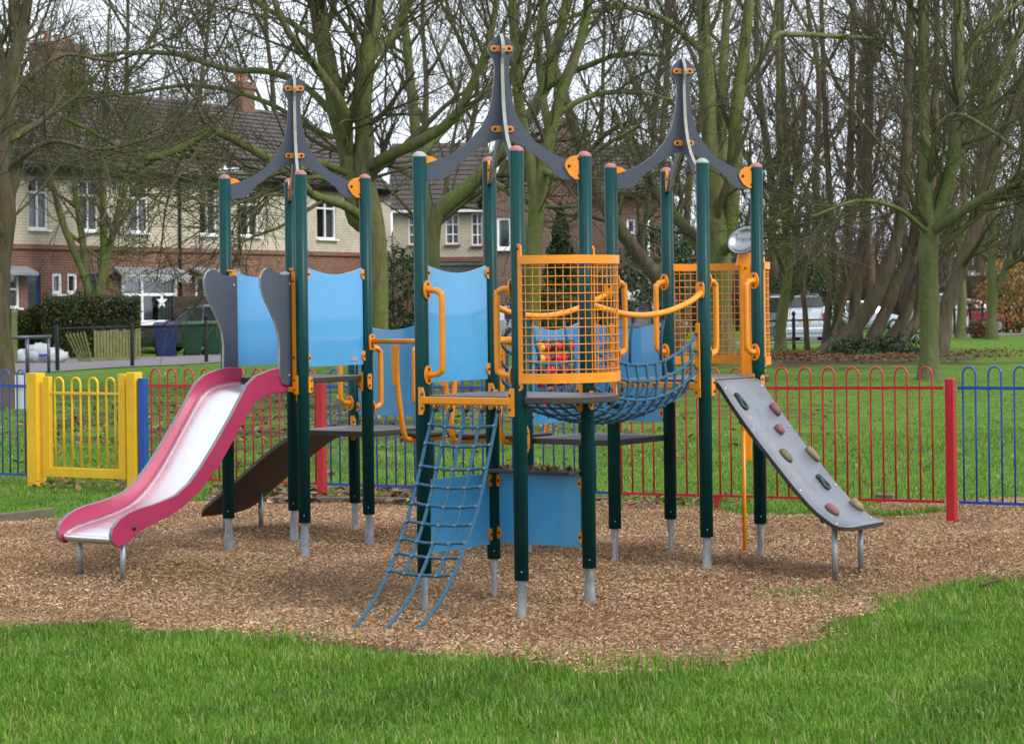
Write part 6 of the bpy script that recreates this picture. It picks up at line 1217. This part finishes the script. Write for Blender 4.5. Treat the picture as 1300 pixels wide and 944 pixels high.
# ------------------------------------------------------------------ parked cars
M['glass_car'] = pmat('car_glass', (.018,.026,.029), .25, var=.3, scale=1.2, spec=.12); M['tyre'] = pmat('tyre', (.02,.02,.02), .8); M['tail'] = pmat('tail_lamp', (.45,.02,.02), .2); M['plate'] = pmat('yellow_plate', (.7,.42,.03), .5); M['bumper'] = pmat('dark_bumper', (.03,.03,.033), .6)
def car(label, px, py, yaw, mat, L_=4.3, Wd=1.75, H=1.48, kind='hatch', d=None, group='cars parked along the street'):
    q = ground_at(px, py) if d is None else at(px, py, d); g = float(gz(q[0],q[1])); o = np.array([q[0],q[1],g]); ax = np.array([math.cos(yaw), math.sin(yaw), 0]); ay = np.cross(Zv, ax); rt = thing('parked_car', o, label, 'car', group)
    T = lambda x, y, z: o+ax*x+ay*y+Zv*z
    # stations from rear (-) to front (+): x, half width, belt height, roof height (None = no cabin), roof half width
    hL = L_/2; bl = H*.60
    if kind == 'estate': stn = [(-hL,.78,.62,.62,.70),(-hL+.06,.84,bl+.04,bl+.06,.76),(-hL+.12,.86,bl+.05,H*.80,.72),(-hL+.30,.87,bl+.05,H-.03,.66),(-hL+.9,.875,bl+.04,H,.66),(.1,.875,bl+.02,H,.66),(.75,.875,bl,H-.06,.64),(1.35,.87,bl-.03,bl-.02,.72),(1.75,.83,bl-.12,bl-.11,.68),(hL-.08,.74,bl-.28,bl-.27,.60),(hL,.66,.48,.49,.52)]
    else: stn = [(-hL,.76,.60,.60,.68),(-hL+.05,.82,bl,bl+.02,.74),(-hL+.16,.84,bl+.03,H*.78,.68),(-hL+.48,.86,bl+.04,H-.04,.62),(-hL+1.1,.87,bl+.03,H,.62),(-.1,.87,bl+.01,H,.62),(.45,.87,bl-.01,H-.08,.60),(1.20,.86,bl-.05,bl-.04,.70),(1.62,.82,bl-.14,bl-.13,.66),(hL-.08,.74,bl-.30,bl-.29,.58),(hL,.64,.46,.47,.50)]
    k = Wd/1.75; m_ = MB(); rings = []
    for x, w_, b_, r_, rw in stn:
        w_, rw = w_*k, rw*k; half = [(w_*.90,.20),(w_*.985,.36),(w_,.56 if b_ > .6 else b_*.8),(w_*.97,b_),(rw+.02,max(r_-.05,b_+.001)),(rw*.86,r_+.0)]
        rings.append([T(x, y, z) for y, z in half]+[T(x, -y, z) for y, z in reversed(half)])
    n_ = len(rings[0]); vs = [p_ for r_ in rings for p_ in r_]; fs = []; gl_ = {'side': MB(), 'side2': MB(), 'rear': MB(), 'front': MB()}
    for i in range(len(rings)-1):
        for j in range(n_-1): fs.append((i*n_+j, i*n_+j+1, (i+1)*n_+j+1, (i+1)*n_+j))
        fs.append((i*n_+n_-1, i*n_, (i+1)*n_, (i+1)*n_+n_-1))
    fs += [tuple(range(n_)), tuple(reversed(range((len(rings)-1)*n_, len(rings)*n_)))]
    m_.add(vs, fs, 0, False); body = m_.build('body', M[mat], rt, bevel=.04)
    def pane(nm, pts, off):
        g_ = MB(); c = sum(pts)/len(pts); pts = [c+(p_-c)*.93+off for p_ in pts]; g_.add(pts, [tuple(range(len(pts)))]); ob = g_.build(nm, M['glass_car'], rt); s_ = ob.modifiers.new('solid','SOLIDIFY'); s_.thickness = .008; s_.offset = 0
    for sg in (1,-1):
        f_ = lambda i, j: rings[i][j] if sg > 0 else rings[i][n_-1-j]
        for i0, i1 in ((3,4),(4,5),(5,6)): pane('side_window', [f_(i0,3), f_(i1,3), f_(i1,4), f_(i0,4)], ay*sg*.012)
    pane('rear_window', [rings[1][3]*.35+rings[2][4]*.65-Zv*.0, rings[1][n_-4]*.35+rings[2][n_-5]*.65, rings[3][n_-5], rings[3][4]], -ax*.09+Zv*.05)
    pane('windscreen', [rings[6][4], rings[6][n_-5], rings[7][n_-4], rings[7][3]], ax*.03+Zv*.025)
    for x in (-hL+.78, hL-.85):
        for sg in (1,-1):
            w_ = MB(); w_.lathe([(.06,-.10),(.25,-.10),(.31,-.07),(.315,.06),(.27,.10),(.20,.085),(.05,.07),(0,.07)], T(x, sg*(Wd/2-.09), .315), 20, 0, True, ay*sg, Zv); wo = w_.build('wheel', M['tyre'], rt); r_ = MB(); r_.lathe([(0,.104),(.06,.104),(.17,.092),(.195,.098)], T(x, sg*(Wd/2-.09), .315), 12, 0, False, ay*sg, Zv); r_.build('rim', M['galv'], wo)
    for sg in (1,-1):
        t_ = MB(); t_.box(T(-hL+.03, sg*Wd*.41, bl-.12), (.12,.16,.30), ax, ay, Zv); t_.build('tail_light', M['tail'], rt, bevel=.02); t_ = MB(); t_.box(T(hL-.10, sg*Wd*.34, .64), (.16,.24,.12), ax, ay, Zv); t_.build('headlight', M['galv'], rt, bevel=.02); t_ = MB(); t_.blob(T(.55, sg*(Wd/2+.07), bl+.03), ax*.06, ay*.09, Zv*.06, 8, 6); t_.build('wing_mirror', M[mat], rt)
    t_ = MB(); t_.box(T(-hL-.01,0,.40), (.10,Wd*.88,.20), ax, ay, Zv); t_.build('rear_bumper', M['bumper'] if kind != 'estate' else M[mat], rt, bevel=.03); t_ = MB(); t_.box(T(-hL-.035,0,.78), (.02,.50,.11), ax, ay, Zv); t_.build('number_plate', M['plate'], rt)
    if kind == 'estate':
        for sg in (1,-1): t_ = MB(); t_.tube([T(-hL+.4, sg*.60*k, H-.02), T(-hL+.5, sg*.60*k, H+.05), T(.4, sg*.60*k, H+.05), T(.6, sg*.60*k, H-.05)], .02, 6); t_.build('roof_bar', M['galv'], rt)
    return rt
M['silver'] = pmat('silver_paint', (.42,.46,.52), .28, .5, var=.06, coat=.6); M['darksilver'] = pmat('grey_paint', (.085,.095,.11), .28, .4, var=.06, coat=.6); M['redpaint'] = pmat('red_car_paint', (.40,.035,.06), .3, .1, var=.06, coat=.6); M['whitepaint'] = pmat('white_car_paint', (.72,.75,.78), .3, 0, var=.05, coat=.6)
car('grey hatchback parked behind the wheelie bins', 262, 447.5, math.radians(172), 'darksilver', H=1.62, d=79)
car('silver estate car seen from behind with roof bars', 1000, 432, math.radians(100), 'silver', 4.6, 1.85, 1.70, 'estate')
car('dark grey estate car parked under the brick house porch', 800, 432, math.radians(12), 'darksilver', 4.5, 1.8, 1.62, 'estate')
car('pale silver car glimpsed between the stems of the old tree', 1092, 421, math.radians(15), 'silver', 4.4, 1.78, 1.5)
car('white van like car beside the red car', 1184, 423, math.radians(100), 'whitepaint', 4.4, 1.8, 1.75, 'estate')
car('red hatchback parked behind the far black railings', 1226, 422.5, math.radians(15), 'redpaint', 4.0, 1.75, 1.52)
car('pale grey car half hidden by the yellow mesh guard', 690, 436, math.radians(10), 'silver', 4.3, 1.78, 1.5)
# stick on the lawn, sods on the counter shelf
q0, q1 = ground_at(1244,754), ground_at(1272,747); m_ = MB(); m_.tube([q0+Zv*.05, (q0+q1)/2+Zv*.06, q1+Zv*.055], [.008,.010,.006], 6); tag(m_.build('fallen_stick', M['bark_brown'], loc=q0), 'short dead stick lying in the long grass', 'stick')

n_ = 160; t_ = rng.uniform(-.26,.26,n_); w_ = rng.uniform(h-.12,h+.03,n_); Pd = np.array([G(a, b, .812+abs(rng.normal(0,.008))) for a, b in zip(t_, w_)])
tag(leaf_cloud('shelf_litter', Pd, .008, .022, 'deadleaf'), 'dead leaves and bark crumbs lying on the counter shelf', 'leaves', kind='stuff')
